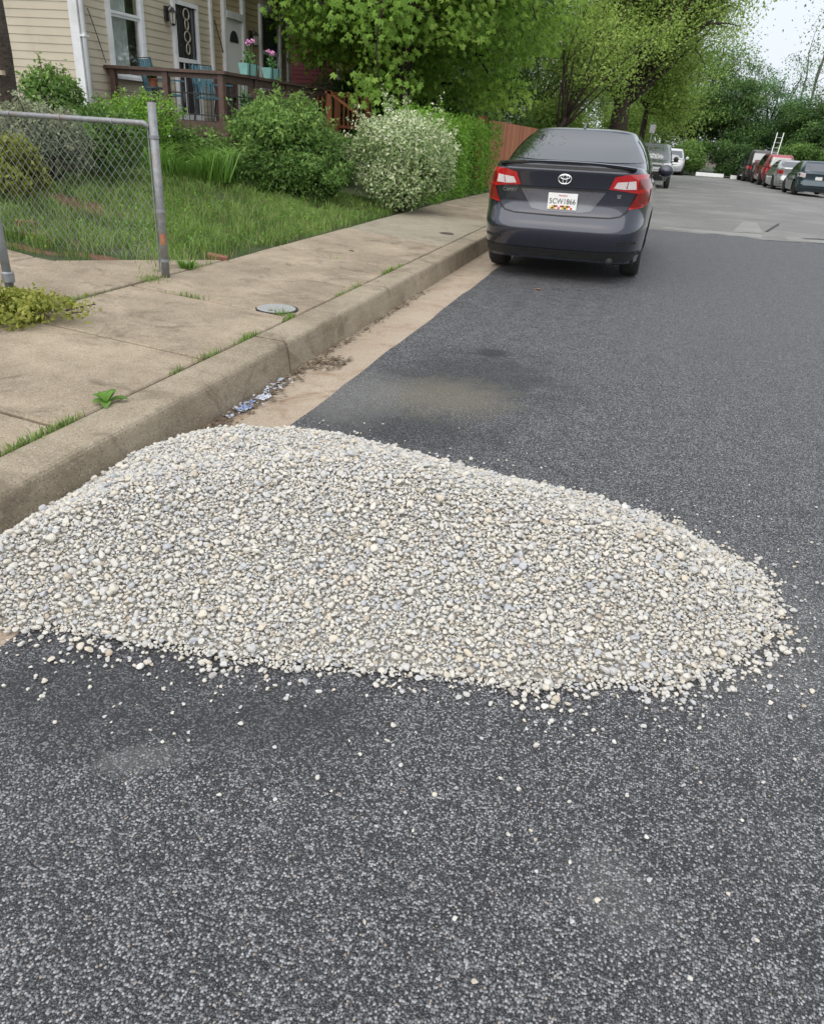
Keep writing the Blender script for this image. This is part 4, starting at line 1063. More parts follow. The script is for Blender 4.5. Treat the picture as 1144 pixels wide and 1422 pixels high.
# ragged taller tufts and small broad leaves among the lawn
TP = []
for _ in range(420):
    a, b = rg.uniform(-7.3, -4.05), rg.uniform(6.0, 13.2)
    if b < 5.9 + (a + 4.85) * 1.35 + .3 and a > -4.9: continue
    for _k in range(rg.integers(14, 40)):
        p, q = rg.normal(a, .045), rg.normal(b, .045); TP.append((p, q, yard_z(p, q) - .015))
tag(blades('tall_grass', TP, .1, .27, .0045, LM['grass'], 18, .9, tone=.55), 'taller ragged grass tufts standing up through the lawn', 'grass', kind='stuff')
n2 = 7000; cx2, cy2 = rg.uniform(-7.2, -4.0, n2), rg.uniform(5.95, 13.4, n2)
k2_ = (np.sin(cx2 * 2.7 + 2) * np.sin(cy2 * 1.9) + rg.uniform(-.8, .8, n2) > .1) & ~((cx2 > -4.9) & (cy2 < 5.9 + (cx2 + 4.85) * 1.35 + .2)); cx2, cy2 = cx2[k2_], cy2[k2_]
cz2 = np.array([yard_z(a, b) for a, b in zip(cx2, cy2)]) + rg.uniform(.02, .1, len(cx2))
V, F, lv = leaves(np.stack([cx2, cy2, cz2], 1), .035, .6, 1.0, 0, 19, .5)
tag(link('lawn_weeds', np_mesh('lawn_weeds', V, F, LM['hedge'], lv)), 'small broad-leaved weeds scattered through the lawn', 'weeds', kind='stuff')
jw = blades('joint_weeds', P_, .02, .075, .0032, LM['grass'], 9, .8, tone=.55)
tag(jw, 'small grass weeds growing in the pavement joints along the curb', 'weeds', kind='stuff')

def clump(name, label, x, y, r, n, h0, h1, w, lm, seed, z=None, lean=.7, cat='plant', tone=.5):
    z = yard_z(x, y) - .02 if z is None else z
    t = thing(name, (x, y, z), label, cat); rs = np.random.default_rng(seed)
    a = rs.uniform(0, 6.28, n); rad = r * np.sqrt(rs.random(n))
    blades('foliage', np.stack([x + rad * np.cos(a), y + rad * np.sin(a), np.full(n, z)], 1), h0, h1, w, LM[lm], seed, lean, tone=tone, parent=t)
    return t
clump('weed_tuft', 'bright green weed tuft on the concrete just right of the rusty fence post', -4.0, 6.4, .06, 150, .04, .14, .006, 'lily', 21, z=.2, lean=1.1, cat='weed')
def broadleaf(x, y, z, label):
    t = thing('broadleaf_weed', (x, y, z), label, 'weed'); mb = []
    for k, (a, L, el) in enumerate(((.3, .13, .5), (1.4, .11, .9), (2.4, .14, .45), (3.3, .1, .7), (4.4, .09, .5), (5.3, .13, .35), (.9, .09, 1.1), (2.9, .08, 1.0))):
        d = Vector((math.cos(a) * math.cos(el), math.sin(a) * math.cos(el), math.sin(el))); s = Vector((-math.sin(a), math.cos(a), 0)); o = Vector((x, y, z))
        V = []; F = []
        for i in range(6):
            q = i / 5; wd = .026 * math.sin(math.pi * min(1, q * .9 + .08)) ; c_ = o + d * L * q - Vector((0, 0, 1)) * (q ** 2) * L * .3
            V += [c_ + s * wd + Vector((0, 0, wd * .5)), c_, c_ - s * wd + Vector((0, 0, wd * .5))]
        for i in range(5): F += [(3 * i, 3 * i + 1, 3 * i + 4, 3 * i + 3), (3 * i + 1, 3 * i + 2, 3 * i + 5, 3 * i + 4)]
        me = np_mesh('leaf', [tuple(v) for v in V], F, LM['lily'], np.full(len(V), .15 + .05 * k), True); link('leaf', me, t)
broadleaf(-2.47, 3.12, .15, 'broad-leaved green weed sprouting at the back of the curb')
shrub('weed_clump', 'yellow-green weedy clump spilling onto the pavement at the left edge', -3.85, 4.12, .8, .55, .22, 5500, .034, 'weed', 31, 'weed', lobes=12, z0=.17, spiky=10)

# shrubs in the yard
shrub('variegated_shrub', 'rounded shrub with cream and green variegated leaves by the pavement', -4.08, 13.25, 1.85, 1.7, 1.7, 25000, .055, 'varieg', 41, lobes=24, spiky=44, hollow=.75, tone=(.3, .62), tight=True)
shrub('rose_bush', 'large dark green bush between the lawn and the brown porch', -5.95, 12.45, 1.65, 1.6, 1.52, 17000, .065, 'mid', 42, lobes=17, hollow=.5, spiky=60, tone=(.2, .6))
shrub('low_bush', 'dark leafy undergrowth at the foot of the large green bush', -5.3, 12.1, 1.5, .9, .8, 6000, .06, 'mid', 43, lobes=9, spiky=30, tone=(.15, .5))
hedge = thing('hedge', (-4.35, 17, .19), 'clipped bright green hedge along the pavement behind the variegated shrub', 'hedge')
rh = np.random.default_rng(44); nh = 26000
hx, hy, hz = rh.uniform(-1, 1, nh), rh.uniform(0, 1, nh), rh.uniform(0, 1, nh)
face = rh.integers(0, 4, nh); hx = np.where(face == 0, 1 + rh.normal(0, .08, nh), hx); hz = np.where(face == 1, 1 + rh.normal(0, .05, nh), hz); hy = np.where(face == 2, rh.normal(0, .02, nh), hy)
HYs = 14.3 + hy * 7.2; HXs = -4.45 + hx * (.42 + .06 * np.sin(HYs * 3)); HZs = .2 + hz * (1.42 + .1 * np.sin(HYs * 2.1) + .06 * np.sin(HYs * 5.3))
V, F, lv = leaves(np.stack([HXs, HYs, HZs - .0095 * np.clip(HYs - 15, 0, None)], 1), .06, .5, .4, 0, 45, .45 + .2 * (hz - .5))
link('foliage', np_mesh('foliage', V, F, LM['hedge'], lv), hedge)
hs = MB()
for k in range(9): limb(hs, (-4.45, 14.6 + k * .8, .1), (-4.45 + random.uniform(-.2, .2), 14.6 + k * .8, 1.3), .03, .008, .1, 4, k, 5)
hs.build('stem', M_BARK, hedge)
clump('daylilies', 'bright strap-leaved lilies below the porch, right of the fence post', -7.0, 11.5, .75, 750, .35, .8, .016, 'lily', 51, lean=1.0)
clump('daylilies', 'second clump of strap-leaved lilies nearer the dark green bush', -6.75, 12.0, .35, 260, .3, .62, .016, 'lily', 52, lean=1.0)
shrub('white_flower_bush', 'green bush with small white blossoms beside the white corner board', -8.15, 11.9, 1.45, 1.1, 1.05, 7000, .05, 'hedge', 53, lobes=11, spiky=30, flowers=(pm('petal_white', (.75, .75, .72), (.8, .8, .78), 30, .6), 40, .05), tone=(.3, .65))
shrub('side_shrub', 'tall dark green leafy shrub in front of the cream side wall', -8.9, 10.9, 1.1, .9, 1.3, 7000, .07, 'mid', 54, lobes=12, spiky=26, tone=(.2, .6))
shrub('silver_shrub', 'silvery grey-green shrub behind the chain-link fence', -7.15, 8.45, 1.35, 1.1, 1.02, 9000, .045, 'silver', 55, lobes=14, spiky=14, upright=.4, tone=(.25, .65))
shrub('yellow_shrub', 'low yellow-green shrub behind the fence at the left edge', -6.75, 7.4, .95, .8, .68, 5000, .05, 'weed', 56, lobes=9, upright=.6, tone=(.15, .5))
shrub('dark_shrub', 'dark green shrub behind the fence next to the steel post', -7.3, 9.6, 1.5, .9, 1.0, 7000, .055, 'mid', 57, lobes=10, spiky=30, tone=(.1, .5))
shrub('under_porch_bush', 'shadowy green bush below the near corner of the porch', -7.7, 12.9, 1.3, .8, .8, 5000, .06, 'mid', 58, lobes=8, tone=(.15, .5))
# filling thickets behind the maple and the steps
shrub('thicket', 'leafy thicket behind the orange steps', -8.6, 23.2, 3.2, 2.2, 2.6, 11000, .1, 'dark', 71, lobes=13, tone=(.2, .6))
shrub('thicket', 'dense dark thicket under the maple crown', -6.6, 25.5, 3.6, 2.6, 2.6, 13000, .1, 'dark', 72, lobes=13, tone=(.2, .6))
shrub('thicket', 'green thicket between the hedge and the board fence', -5.9, 28.5, 2.6, 3, 2.5, 10000, .1, 'mid', 73, lobes=12, tone=(.1, .5))
shrub('low_bush', 'low green growth between the large bush and the orange steps', -6.2, 15.2, 1.7, 1.8, 1.0, 7000, .07, 'mid', 74, lobes=10, tone=(.1, .5))
shrub('low_bush', 'low green growth behind the variegated shrub', -5.6, 16.8, 1.5, 2.2, 1.3, 7000, .07, 'mid', 75, lobes=10, tone=(.1, .5))
# trees
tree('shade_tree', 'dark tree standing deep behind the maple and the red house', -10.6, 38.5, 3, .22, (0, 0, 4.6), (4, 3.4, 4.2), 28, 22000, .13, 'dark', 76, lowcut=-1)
shrub('thicket', 'tall green thicket in front of the pale house', -8.2, 42.0, 4.2, 3, 4.2, 14000, .13, 'mid', 77, lobes=14, tone=(.15, .55))
tree('maple_tree', 'young maple with bright fresh green leaves beyond the porch', -6.4, 21.0, 4.2, .25, (.3, -.5, 6.4), (3.9, 5.5, 6.6), 104, 40000, .17, 'maple', 61, star=True, lean=(-.15, -.3), clump=.3, lowcut=-1, zmin=3.15)
tree('shade_tree', 'dark leafy tree filling the gap behind the maple', -8.8, 25.5, 3.5, .25, (0, 0, 8.2), (4.0, 3.6, 7.4), 50, 42000, .13, 'dark', 62, lowcut=-1)
tree('shade_tree', 'dark tree over the orange board fence with arching bare limbs', -6.9, 31.0, 3.2, .22, (.3, 0, 4.8), (3.0, 3.6, 4.2), 32, 26000, .12, 'dark', 63, lowcut=-1)
tree('olive_tree', 'thin olive-leaved tree rising behind the board fence', -7.6, 36.0, 6, .22, (0, 0, 8), (3.6, 3.6, 5), 34, 22000, .11, 'olive', 64, lowcut=-.9)
tree('arching_tree', 'slender tree with dark limbs arching to the right above the grey sedan', -4.6, 34.0, 2.2, .12, (2.0, 1.0, 5.6), (3.0, 3.4, 3.0), 20, 12000, .11, 'yellow', 65, clump=.5, lean=(.8, .2))
tree('street_tree', 'big street tree with thick dark trunk and yellow-green leaves behind the grey sedan', -2.3, 46.0, 5.0, .5, (.6, -1, 9.2), (6.5, 6.5, 5.6), 64, 60000, .135, 'yellow', 66, clump=.42, lowcut=-.8)
tree('slim_tree', 'slim tree right of the thick street tree trunk', -1.1, 50.0, 5, .17, (.8, 0, 6.0), (3.2, 3, 4.6), 24, 17000, .13, 'yellow', 67, lowcut=-1)
tree('mid_tree', 'green tree filling in left of the thick street tree trunk', -6.2, 44.0, 3, .2, (0, 0, 4.2), (2.8, 3, 3.6), 24, 18000, .13, 'mid', 68, lowcut=-1)
shrub('roadside_bush', 'bushy green growth behind the board fence end', -4.8, 39.0, 3.4, 4, 3.3, 8000, .15, 'yellow', 69, lobes=12, tone=(.1, .5))
shrub('roadside_bush', 'green thicket below the street tree by the far parked cars', -2.4, 56.0, 4.4, 5, 4.2, 9000, .18, 'yellow', 70, lobes=12, tone=(.15, .5))
# wood closing the end of the street
wood = [(-3.0, 70, 7.6, 4.4, 'mid', 'left'), (2.2, 75, 9.4, 5.4, 'mid', 'a'), (.2, 84, 13.5, 6.6, 'mid', 'b'), (5.0, 73, 7.0, 3.9, 'dark', 'c'), (8.4, 77, 8.0, 4.2, 'teal', 'd'), (11.6, 73, 6.2, 3.4, 'dark', 'e'), (15.4, 74, 7.2, 3.8, 'mid', 'f'), (20, 80, 8, 4.6, 'dark', 'g'), (-9, 78, 12, 6, 'mid', 'h')]
wl = ['broad green tree closing the street at its left end', 'tall green tree at the end of the street', 'tallest airy tree rising against the sky at the street end', 'dark-leaved tree behind the white barrier blocks', 'blue-green round-topped tree under the open sky at the right', 'dark low tree behind the parked van', 'lighter green tree at the right edge behind the parked cars', 'dark tree outside the right edge beyond the parked cars', 'tall tree behind the pale house']
for k, (x, y, h, r_, lm, _) in enumerate(wood):
    tree('wood_tree', wl[k], x, y, h * .45, .22, (0, 0, h * .56), (r_, r_ * .8, h * .52), 38, 30000, .155, lm, 80 + k, clump=.45, lowcut=-.95, group='trees at the end of the street')
bt = thing('bare_tree', (12.2, 84, -.6), 'thin nearly bare tree standing up into the sky at the right edge', 'tree'); mb = MB()
for k, (dx, h) in enumerate(((0, 13), (-1.2, 11), (1.6, 12.5), (.6, 14))): 
    P2 = limb(mb, (12.2 + dx * .2, 84, -.7), (12.2 + dx, 84, h), .16, .02, .05, 7, 300 + k, 5)
    for q in range(6): limb(mb, P2[3 + q % 4], P2[3 + q % 4] + Vector((random.uniform(-1.6, 1.6), random.uniform(-1, 1), random.uniform(.6, 1.8))), .04, .01, .1, 3, 330 + k * 7 + q, 4)
mb.build('trunk', pm('bark_grey', (.1, .09, .08), (.16, .15, .13), 10, .9), bt)
rb = np.random.default_rng(9); C = np.stack([12.4 + rb.normal(0, 1.3, 900), 84 + rb.normal(0, 1, 900), rb.uniform(8.5, 14, 900)], 1); V, F, lv = leaves(C, .22, .5, .4, 0, 4)
link('crown', np_mesh('crown', V, F, LM['olive'], lv), bt)
ub = [(-1.0, 66.5, 4, 2.4, 'dark', 'dark undergrowth behind the white parked car'), (2.6, 67, 3.6, 2.6, 'mid', 'bright bush between the two white barrier blocks'), (5.6, 67.5, 4, 2.8, 'dark', 'dark undergrowth left of the parked van with the ladder'), (9.5, 68, 4.5, 3.0, 'mid', 'leafy bush behind the red parked car'), (13.5, 66, 5, 3.2, 'mid', 'leafy bush beyond the teal parked car'), (17.5, 62, 5, 3.4, 'yellow', 'pale green bush at the far right behind the cars')]
for k, (x, y, w_, h, lm, lb_) in enumerate(ub):
    shrub('undergrowth', lb_, x, y, w_, 3, h, 9000, .16, lm, 120 + k, 'bush', lobes=10, z0=prof(y) - .05, tone=(.15, .55))
# ------------------------------------------------------------------ vehicles
def carpaint(name, c, metallic=.6, rough=.32):
    t = NT(name); t.b.inputs['Base Color'].default_value = (*c, 1); t.b.inputs['Metallic'].default_value = metallic
    fl = t.n('ShaderNodeTexNoise'); fl.inputs['Scale'].default_value = 900; tc = t.n('ShaderNodeTexCoord'); t.l(tc.outputs['Object'], fl.inputs['Vector'])
    t.l(t.ramp(fl.outputs['Fac'], [(.3, tuple(x * .85 for x in c)), (.7, tuple(x * 1.2 for x in c))]), t.b.inputs['Base Color'])
    t.l(t.mapr(t.noise(4, 4, .6, tc.outputs['Object']), .3, .8, rough * .8, rough * 1.25), t.b.inputs['Roughness'])
    t.b.inputs['Coat Weight'].default_value = 1; t.b.inputs['Coat Roughness'].default_value = .05
    return t.m
M_CGLASS = pm('car_glass', (.012, .015, .017), (.018, .02, .022), 2, .03, spec=1.0)
for n_ in [q for q in M_CGLASS.node_tree.nodes if q.type == 'BSDF_PRINCIPLED']: n_.inputs['IOR'].default_value = 2.1
M_RUBBER = pm('tyre_rubber', (.014, .014, .014), (.028, .028, .028), 30, .85)
M_RIM = pm('alloy_rim', (.45, .46, .47), (.55, .56, .57), 9, .3, metallic=.8)
M_PLAS = pm('black_plastic', (.012, .012, .012), (.022, .022, .022), 20, .6)
M_CHROME = pm('chrome', (.75, .76, .77), (.8, .81, .82), 3, .15, metallic=1)
M_RED = pm('lamp_red', (.38, .008, .012), (.5, .015, .02), 30, .12, spec=.7, coat=.6)
M_REDD = pm('lamp_red_dark', (.16, .008, .01), (.24, .012, .015), 20, .12, spec=.7, coat=.6)
M_CLEAR = pm('lamp_clear', (.6, .52, .52), (.75, .68, .68), 60, .12, spec=.7, coat=.6)
M_PLATE = pm('plate_white', (.72, .72, .70), (.78, .78, .76), 8, .5)
M_INK = pm('plate_ink', (.03, .03, .035))

def lerp_tab(tab, q): return float(np.interp(q, [a for a, _ in tab], [b for _, b in tab]))
def smooth_tab(tab, q):
    xs = [a for a, _ in tab]; ys = [b for _, b in tab]
    e = (xs[-1] - xs[0]) * .03
    return float(np.mean([np.interp(q + d, xs, ys) for d in (-e, -e * .5, 0, e * .5, e)]))
def half_outline(yr, yf, w, nr, nf, n=110, yw=None):
    """half plan outline from rear centre round the side to the front centre"""
    ym = (yr + yf) / 2; th = np.linspace(-math.pi / 2, math.pi / 2, 900); c_, s_ = np.abs(np.cos(th)), np.sin(th)
    e = np.where(s_ < 0, 2 / nr, 2 / nf); x = w * c_ ** e; y = ym + np.sign(s_) * np.abs(s_) ** e * np.where(s_ < 0, ym - yr, yf - ym)
    d = np.concatenate([[0], np.cumsum(np.hypot(np.diff(x), np.diff(y)))]); q = np.linspace(0, d[-1], n)
    return np.stack([np.interp(q, d, x), np.interp(q, d, y)], 1)
def grid_mesh(rows):
    """rows: list of (n,3) half rows (x>=0); mirrored to a closed shell"""
    n = len(rows[0]); V = []; F = []
    for r in rows: V += [tuple(p) for p in r]
    k = len(V); V += [(-x, y, z) for x, y, z in V]
    for i in range(len(rows) - 1):
        for j in range(n - 1):
            a = (i * n + j, i * n + j + 1, (i + 1) * n + j + 1, (i + 1) * n + j); F.append(a); F.append(tuple(k + q for q in a[::-1]))
    me = bpy.data.meshes.new('shell'); me.from_pydata(V, [], F)
    bm = bmesh.new(); bm.from_mesh(me); bmesh.ops.remove_doubles(bm, verts=bm.verts, dist=.0005); bmesh.ops.dissolve_degenerate(bm, dist=.0003, edges=bm.edges); bmesh.ops.recalc_face_normals(bm, faces=bm.faces)
    bm.to_mesh(me); bm.free(); me.polygons.foreach_set('use_smooth', [True] * len(me.polygons)); return me

def project(outline, plane, bvh, off, thick, mat, name, side=1, step=.05):
    """a thin panel cut to a 2d outline and laid on the car's skin. plane 'rear','front' (x,z) or 'side' (y,z)"""
    bm = bmesh.new(); vs = [bm.verts.new((p[0], p[1], 0)) for p in outline]; bm.faces.new(vs)
    xs = [p[0] for p in outline]; zs = [p[1] for p in outline]
    for ax, lo, hi in ((0, min(xs), max(xs)), (1, min(zs), max(zs))):
        q = lo + step
        while q < hi - .004:
            co = [0, 0, 0]; co[ax] = q; no = [0, 0, 0]; no[ax] = 1
            bmesh.ops.bisect_plane(bm, geom=bm.verts[:] + bm.edges[:] + bm.faces[:], plane_co=co, plane_no=no, dist=1e-5); q += step
    bmesh.ops.triangulate(bm, faces=bm.faces[:])
    bad = []
    for v in bm.verts:
        a, b = v.co.x, v.co.y
        if plane == 'rear': o, d = Vector((a, -3, b)), Vector((0, 1, 0))
        elif plane == 'front': o, d = Vector((a, 9, b)), Vector((0, -1, 0))
        else: o, d = Vector((side * 3, a, b)), Vector((-side, 0, 0))
        h = bvh.ray_cast(o, d)
        if h[0] is None: bad.append(v); continue
        nrm = h[1] if h[1].dot(d) < 0 else -h[1]
        v.co = h[0] + nrm * off
    if bad: bmesh.ops.delete(bm, geom=bad, context='VERTS')
    me = bpy.data.meshes.new(name); bmesh.ops.recalc_face_normals(bm, faces=bm.faces)
    bm.to_mesh(me); bm.free(); me.materials.append(mat); me.polygons.foreach_set('use_smooth', [True] * len(me.polygons))
    return me

def wheel(parent, x, y, r, w, rim=True):
    s = 1 if x > 0 else -1
    t = bpy.data.objects.new('wheel', None); 
    tw = MB(); pr = [(r * .62, -w / 2), (r * .9, -w / 2), (r * .975, -w * .40), (r, -w * .25), (r, w * .25), (r * .975, w * .40), (r * .9, w / 2), (r * .62, w / 2)]
    wo = link('wheel', tw.lathe(pr, 30, 'x', (0, 0, 0)).mesh('wheel', M_RUBBER, True), parent, False); wo.location = (x, y, r)
    h = MB(); h.lathe([(r * .64, s * w * .28), (r * .66, s * w * .5), (r * .6, s * w * .5), (r * .56, s * w * .3), (.01, s * w * .3)], 24, 'x')
    ro = link('rim', h.mesh('rim', M_RIM, False), wo, False)
    for k in range(5):
        a = k * 2 * math.pi / 5; m_ = MB().beam((s * w * .42, 0, 0), (s * w * .42, math.cos(a) * r * .6, math.sin(a) * r * .6), .07, .03, (1, 0, 0)); link('spoke', m_.mesh('spoke', M_RIM), wo, False)
    return wo

class Car: pass
def make_car(name, label, loc, rz, p, cat='car', group=None):
    c = Car(); t = thing(name, loc, label, cat, group, local=True, rz=rz); c.root = t
    L, W = p['L'], p['W'] / 2
    NR, NF = p.get('nr', 4.6), p.get('nf', 3.2)
    rows = []; ss = np.concatenate([np.linspace(0, .9, 22), np.linspace(.92, 1, 7)])
    for s in ss:
        yr = smooth_tab(p['rear'], s); yf = L - smooth_tab(p['front'], s); w = W * smooth_tab(p['wide'], s)
        o = half_outline(yr, yf, w, NR, NF)
        z0_, z1_ = p['sill'], np.array([smooth_tab(p['deck'], y) for y in o[:, 1]])
        z = z0_ + (z1_ - z0_) * s
        for wy in p['wheels']:
            ar = p['wr'] + .055; dy = np.abs(o[:, 1] - wy); arch = np.where(dy < ar, p['wr'] + np.sqrt(np.clip(ar ** 2 - dy ** 2, 0, None)), 0)
            z = np.where(o[:, 0] > W * .55, np.maximum(z, arch), z)
        rows.append(np.stack([o[:, 0], o[:, 1], z], 1))
    last = rows[-1]
    for k, cr in ((.97, .3), (.9, .55), (.7, .8), (.4, .95), (0.0, 1.0)):
        q = last.copy(); q[:, 0] *= k; q[:, 2] += .028 * cr; rows.append(q)
    me = grid_mesh(rows); me.materials.append(p['paint']); c.body = link('body', me, t, False)
    # cabin
    rows = []; g = p['cab']
    for s in np.linspace(0, 1, 12):
        e = s + p.get('cabbow', .10) * math.sin(math.pi * s)
        o = half_outline(g['y0'][0] + (g['y0'][1] - g['y0'][0]) * s, g['y1'][0] + (g['y1'][1] - g['y1'][0]) * (s ** .9), g['w'][0] + (g['w'][1] - g['w'][0]) * s ** 1.25, g.get('nr', 5.5), g.get('nf', 5))
        rows.append(np.stack([o[:, 0], o[:, 1], np.full(len(o), g['z'][0] + (g['z'][1] - g['z'][0]) * (e if s < 1 else 1))], 1))
    ztop = max(r[:, 2].max() for r in rows); rows[-1][:, 2] = g['z'][1]
    last = rows[-1]; ym = (last[:, 1].min() + last[:, 1].max()) / 2
    for k, cr in ((.97, .35), (.9, .6), (.75, .85), (.5, .96), (.25, 1.0), (0, 1)):
        q = last.copy(); q[:, 0] *= k; q[:, 1] = ym + (q[:, 1] - ym) * (k ** .6 if k > 0 else 0); q[:, 2] += g.get('crown', .05) * cr; rows.append(q)
    me2 = grid_mesh(rows); me2.materials.append(p['paint']); c.cab = link('cabin', me2, t, False)
    def bv(*objs):
        V = []; F = []
        for o in objs:
            b = len(V); V += [v.co.copy() for v in o.data.vertices]; F += [tuple(b + i for i in q.vertices) for q in o.data.polygons]
        return BVHTree.FromPolygons(V, F)
    c.bvh_b = bv(c.body); c.bvh_c = bv(c.cab); c.bvh = bv(c.body, c.cab)
    def panel(nm, outline, plane, mat, off=.004, target='all', parent=None, side=1, step=.06, label=None):
        me_ = project(outline, plane, {'all': c.bvh, 'body': c.bvh_b, 'cab': c.bvh_c}[target], off, 0, mat, nm, side, step)
        o = link(nm, me_, parent or t, False)
        if label: o['label'] = label
        return o
    c.panel = panel
    def add(nm, mb, mat, parent=None, smooth=False, bevel=0): return link(nm, mb.mesh(nm, mat, smooth, bevel), parent or t, False)
    c.add = add
    for wy in p['wheels']:
        for s in (-1, 1): wheel(t, s * (W - p.get('wt', .115)), wy, p['wr'], p.get('ww', .215))
    ub_ = MB(); y0_, y1_ = p['wheels'][0], p['wheels'][1]; ar = p['wr'] + .07
    ub_.box(-W * .66, W * .66, .28, L - .3, p['sill'] + .02, p['sill'] + .32).box(-W * .93, W * .93, y0_ + ar, y1_ - ar, p['sill'] + .01, p['sill'] + .3)
    add('underbody', ub_, M_PLAS)
    return c
def mir(o): return [(-x, z) for x, z in o][::-1]

SEDAN = dict(L=4.81, W=1.82, sill=.21, wr=.335, wheels=(1.02, 3.80), nr=6.5, nf=3.0, wt=.15,
    rear=[(0, .16), (.1, .09), (.2, .03), (.3, .0), (.38, .004), (.43, .03), (.47, .075), (.5, .1), (.6, .118), (.75, .11), (.88, .08), (.95, .055), (.985, .06), (1, .09)],
    front=[(0, .2), (.2, .06), (.4, 0), (.6, .05), (.8, .2), (1, .4)],
    wide=[(0, .95), (.12, .975), (.35, .99), (.55, 1.0), (.72, .995), (.85, .975), (.93, .945), (.975, .91), (1, .875)],
    deck=[(0, 1.10), (.3, 1.115), (.6, 1.09), (1.2, 1.0), (2.6, .97), (3.4, .98), (3.9, .92), (4.5, .78), (4.81, .66)],
    cab=dict(y0=(.42, 1.42), y1=(3.75, 2.72), w=(.835, .60), z=(.98, 1.40), crown=.065, nr=5.5, nf=5))
dark = carpaint('paint_dark_grey', (.03, .033, .048), .45, .2)
car = make_car('grey_sedan', 'dark grey sedan parked at the left curb, rear towards us', (-.92, 9.14, -.012), R_(-.5), dict(SEDAN, paint=dark))
car.root.rotation_euler.y = R_(-1.1); car.root.scale = (1.075, 1.06, 1.115)
pn, ad = car.panel, car.add
# rear glass
rg_o = [(-.74, 1.145), (-.55, 1.405), (-.3, 1.425), (0, 1.43), (.3, 1.425), (.55, 1.405), (.74, 1.145), (.4, 1.135), (-.4, 1.135)]
pn('rear_window', rg_o, 'rear', M_CGLASS, .005, 'cab')
# side glass
for s in (-1, 1):
    so = [(1.0, 1.06), (1.45, 1.35), (1.75, 1.385), (2.35, 1.40), (2.75, 1.37), (3.35, 1.08), (3.3, 1.04), (1.1, 1.04)]
    pn('side_window', so, 'side', M_CGLASS, .005, 'cab', side=s)
    pn('pillar_trim', [(2.18, 1.03), (2.16, 1.405), (2.26, 1.405), (2.28, 1.03)], 'side', M_PLAS, .008, 'cab', side=s)
    pn('door_seam', [(2.2, .32), (2.2, 1.0), (2.212, 1.0), (2.212, .32)], 'side', M_PLAS, .003, 'body', side=s)
    pn('door_handle', [(1.75, .86), (1.75, .89), (1.95, .895), (1.95, .865)], 'side', M_CHROME, .02, 'body', side=s)
    mi = MB().lathe([(.02, -.09), (.085, -.06), (.1, 0), (.085, .06), (.02, .075)], 14, 'y', (0, 0, 0)); mi = ad('mirror', mi, dark, smooth=True); mi.location = (s * .985, 3.05, 1.03); mi.scale = (1, .8, .75)
ad('mirror_stalk', MB().beam((.8, 3.08, 1.0), (.96, 3.06, 1.0), .05, .04), M_PLAS); ad('mirror_stalk', MB().beam((-.8, 3.08, 1.0), (-.96, 3.06, 1.0), .05, .04), M_PLAS)
# spoiler lip, with its shadow painted as a dark strip below
sp = MB(); n = 26; V = []; F = []
for i in range(n + 1):
    x = -.70 + 1.40 * i / n; q = abs(x) / .70; yb = .055 + .07 * q ** 3; ht = 1.138 - .03 * q ** 2.5
    V += [(x, yb + .17, ht + .0), (x, yb + .01, ht + .012), (x, yb - .015, ht + .006), (x, yb - .002, ht - .014), (x, yb + .12, ht - .02)]
for i in range(n):
    for k in range(5): F.append((i * 5 + k, i * 5 + (k + 1) % 5, (i + 1) * 5 + (k + 1) % 5, (i + 1) * 5 + k))
F += [(4, 3, 2, 1, 0), tuple(n * 5 + k for k in range(5))]
ad('spoiler', MB().add(V, F), dark, smooth=False)
pn('spoiler_shadow', [(-.68, 1.075), (-.68, 1.10), (.68, 1.10), (.68, 1.075)], 'rear', M_PLAS, .006, 'body')  # black strip standing in for the shadow under the lip
# tail lamps
for s in (-1, 1):
    f_ = (lambda o: o) if s > 0 else mir
    lamp = pn('tail_lamp', f_([(.455, .915), (.50, 1.03), (.62, 1.055), (.80, 1.06), (.895, 1.05), (.905, .93), (.885, .82), (.80, .755), (.665, .735), (.70, .80), (.735, .885), (.60, .905)]), 'rear', M_RED, .008, 'body', step=.045)
    pn('reverse_lens', f_([(.5, .93), (.53, .985), (.70, 1.0), (.715, .925), (.6, .922)]), 'rear', M_CLEAR, .013, 'body', lamp, step=.045)
    for q_ in (.62,): pn('lens_rib', f_([(q_, .93), (q_ + .008, 1.0), (q_ + .014, 1.0), (q_ + .006, .93)]), 'rear', M_REDD, .016, 'body', lamp)
    pn('signal_lens', f_([(.735, .93), (.735, 1.015), (.845, 1.02), (.845, .93)]), 'rear', M_REDD, .013, 'body', lamp, step=.045)
    pn('lamp_strip', f_([(.852, .80), (.855, 1.02), (.878, 1.015), (.875, .82)]), 'rear', M_CLEAR, .014, 'body', lamp, step=.045)
    pn('lamp_cell', f_([(.735, .885), (.705, .80), (.68, .755), (.80, .775), (.845, .83), (.845, .9)]), 'rear', M_REDD, .012, 'body', lamp, step=.045)
    pn('trunk_seam', f_([(.735, .885), (.70, .80), (.655, .72), (.60, .675), (.5, .655), (.5, .645), (.61, .663), (.67, .71), (.712, .795), (.745, .88)]), 'rear', M_PLAS, .004, 'body', step=.03)
    pn('reflector', f_([(.62, .40), (.62, .425), (.80, .44), (.80, .412)]), 'rear', M_PLAS, .005, 'body')
pn('trunk_seam', [(-.5, .655), (-.5, .645), (0, .638), (.5, .645), (.5, .655), (0, .65)], 'rear', M_PLAS, .004, 'body', step=.05)
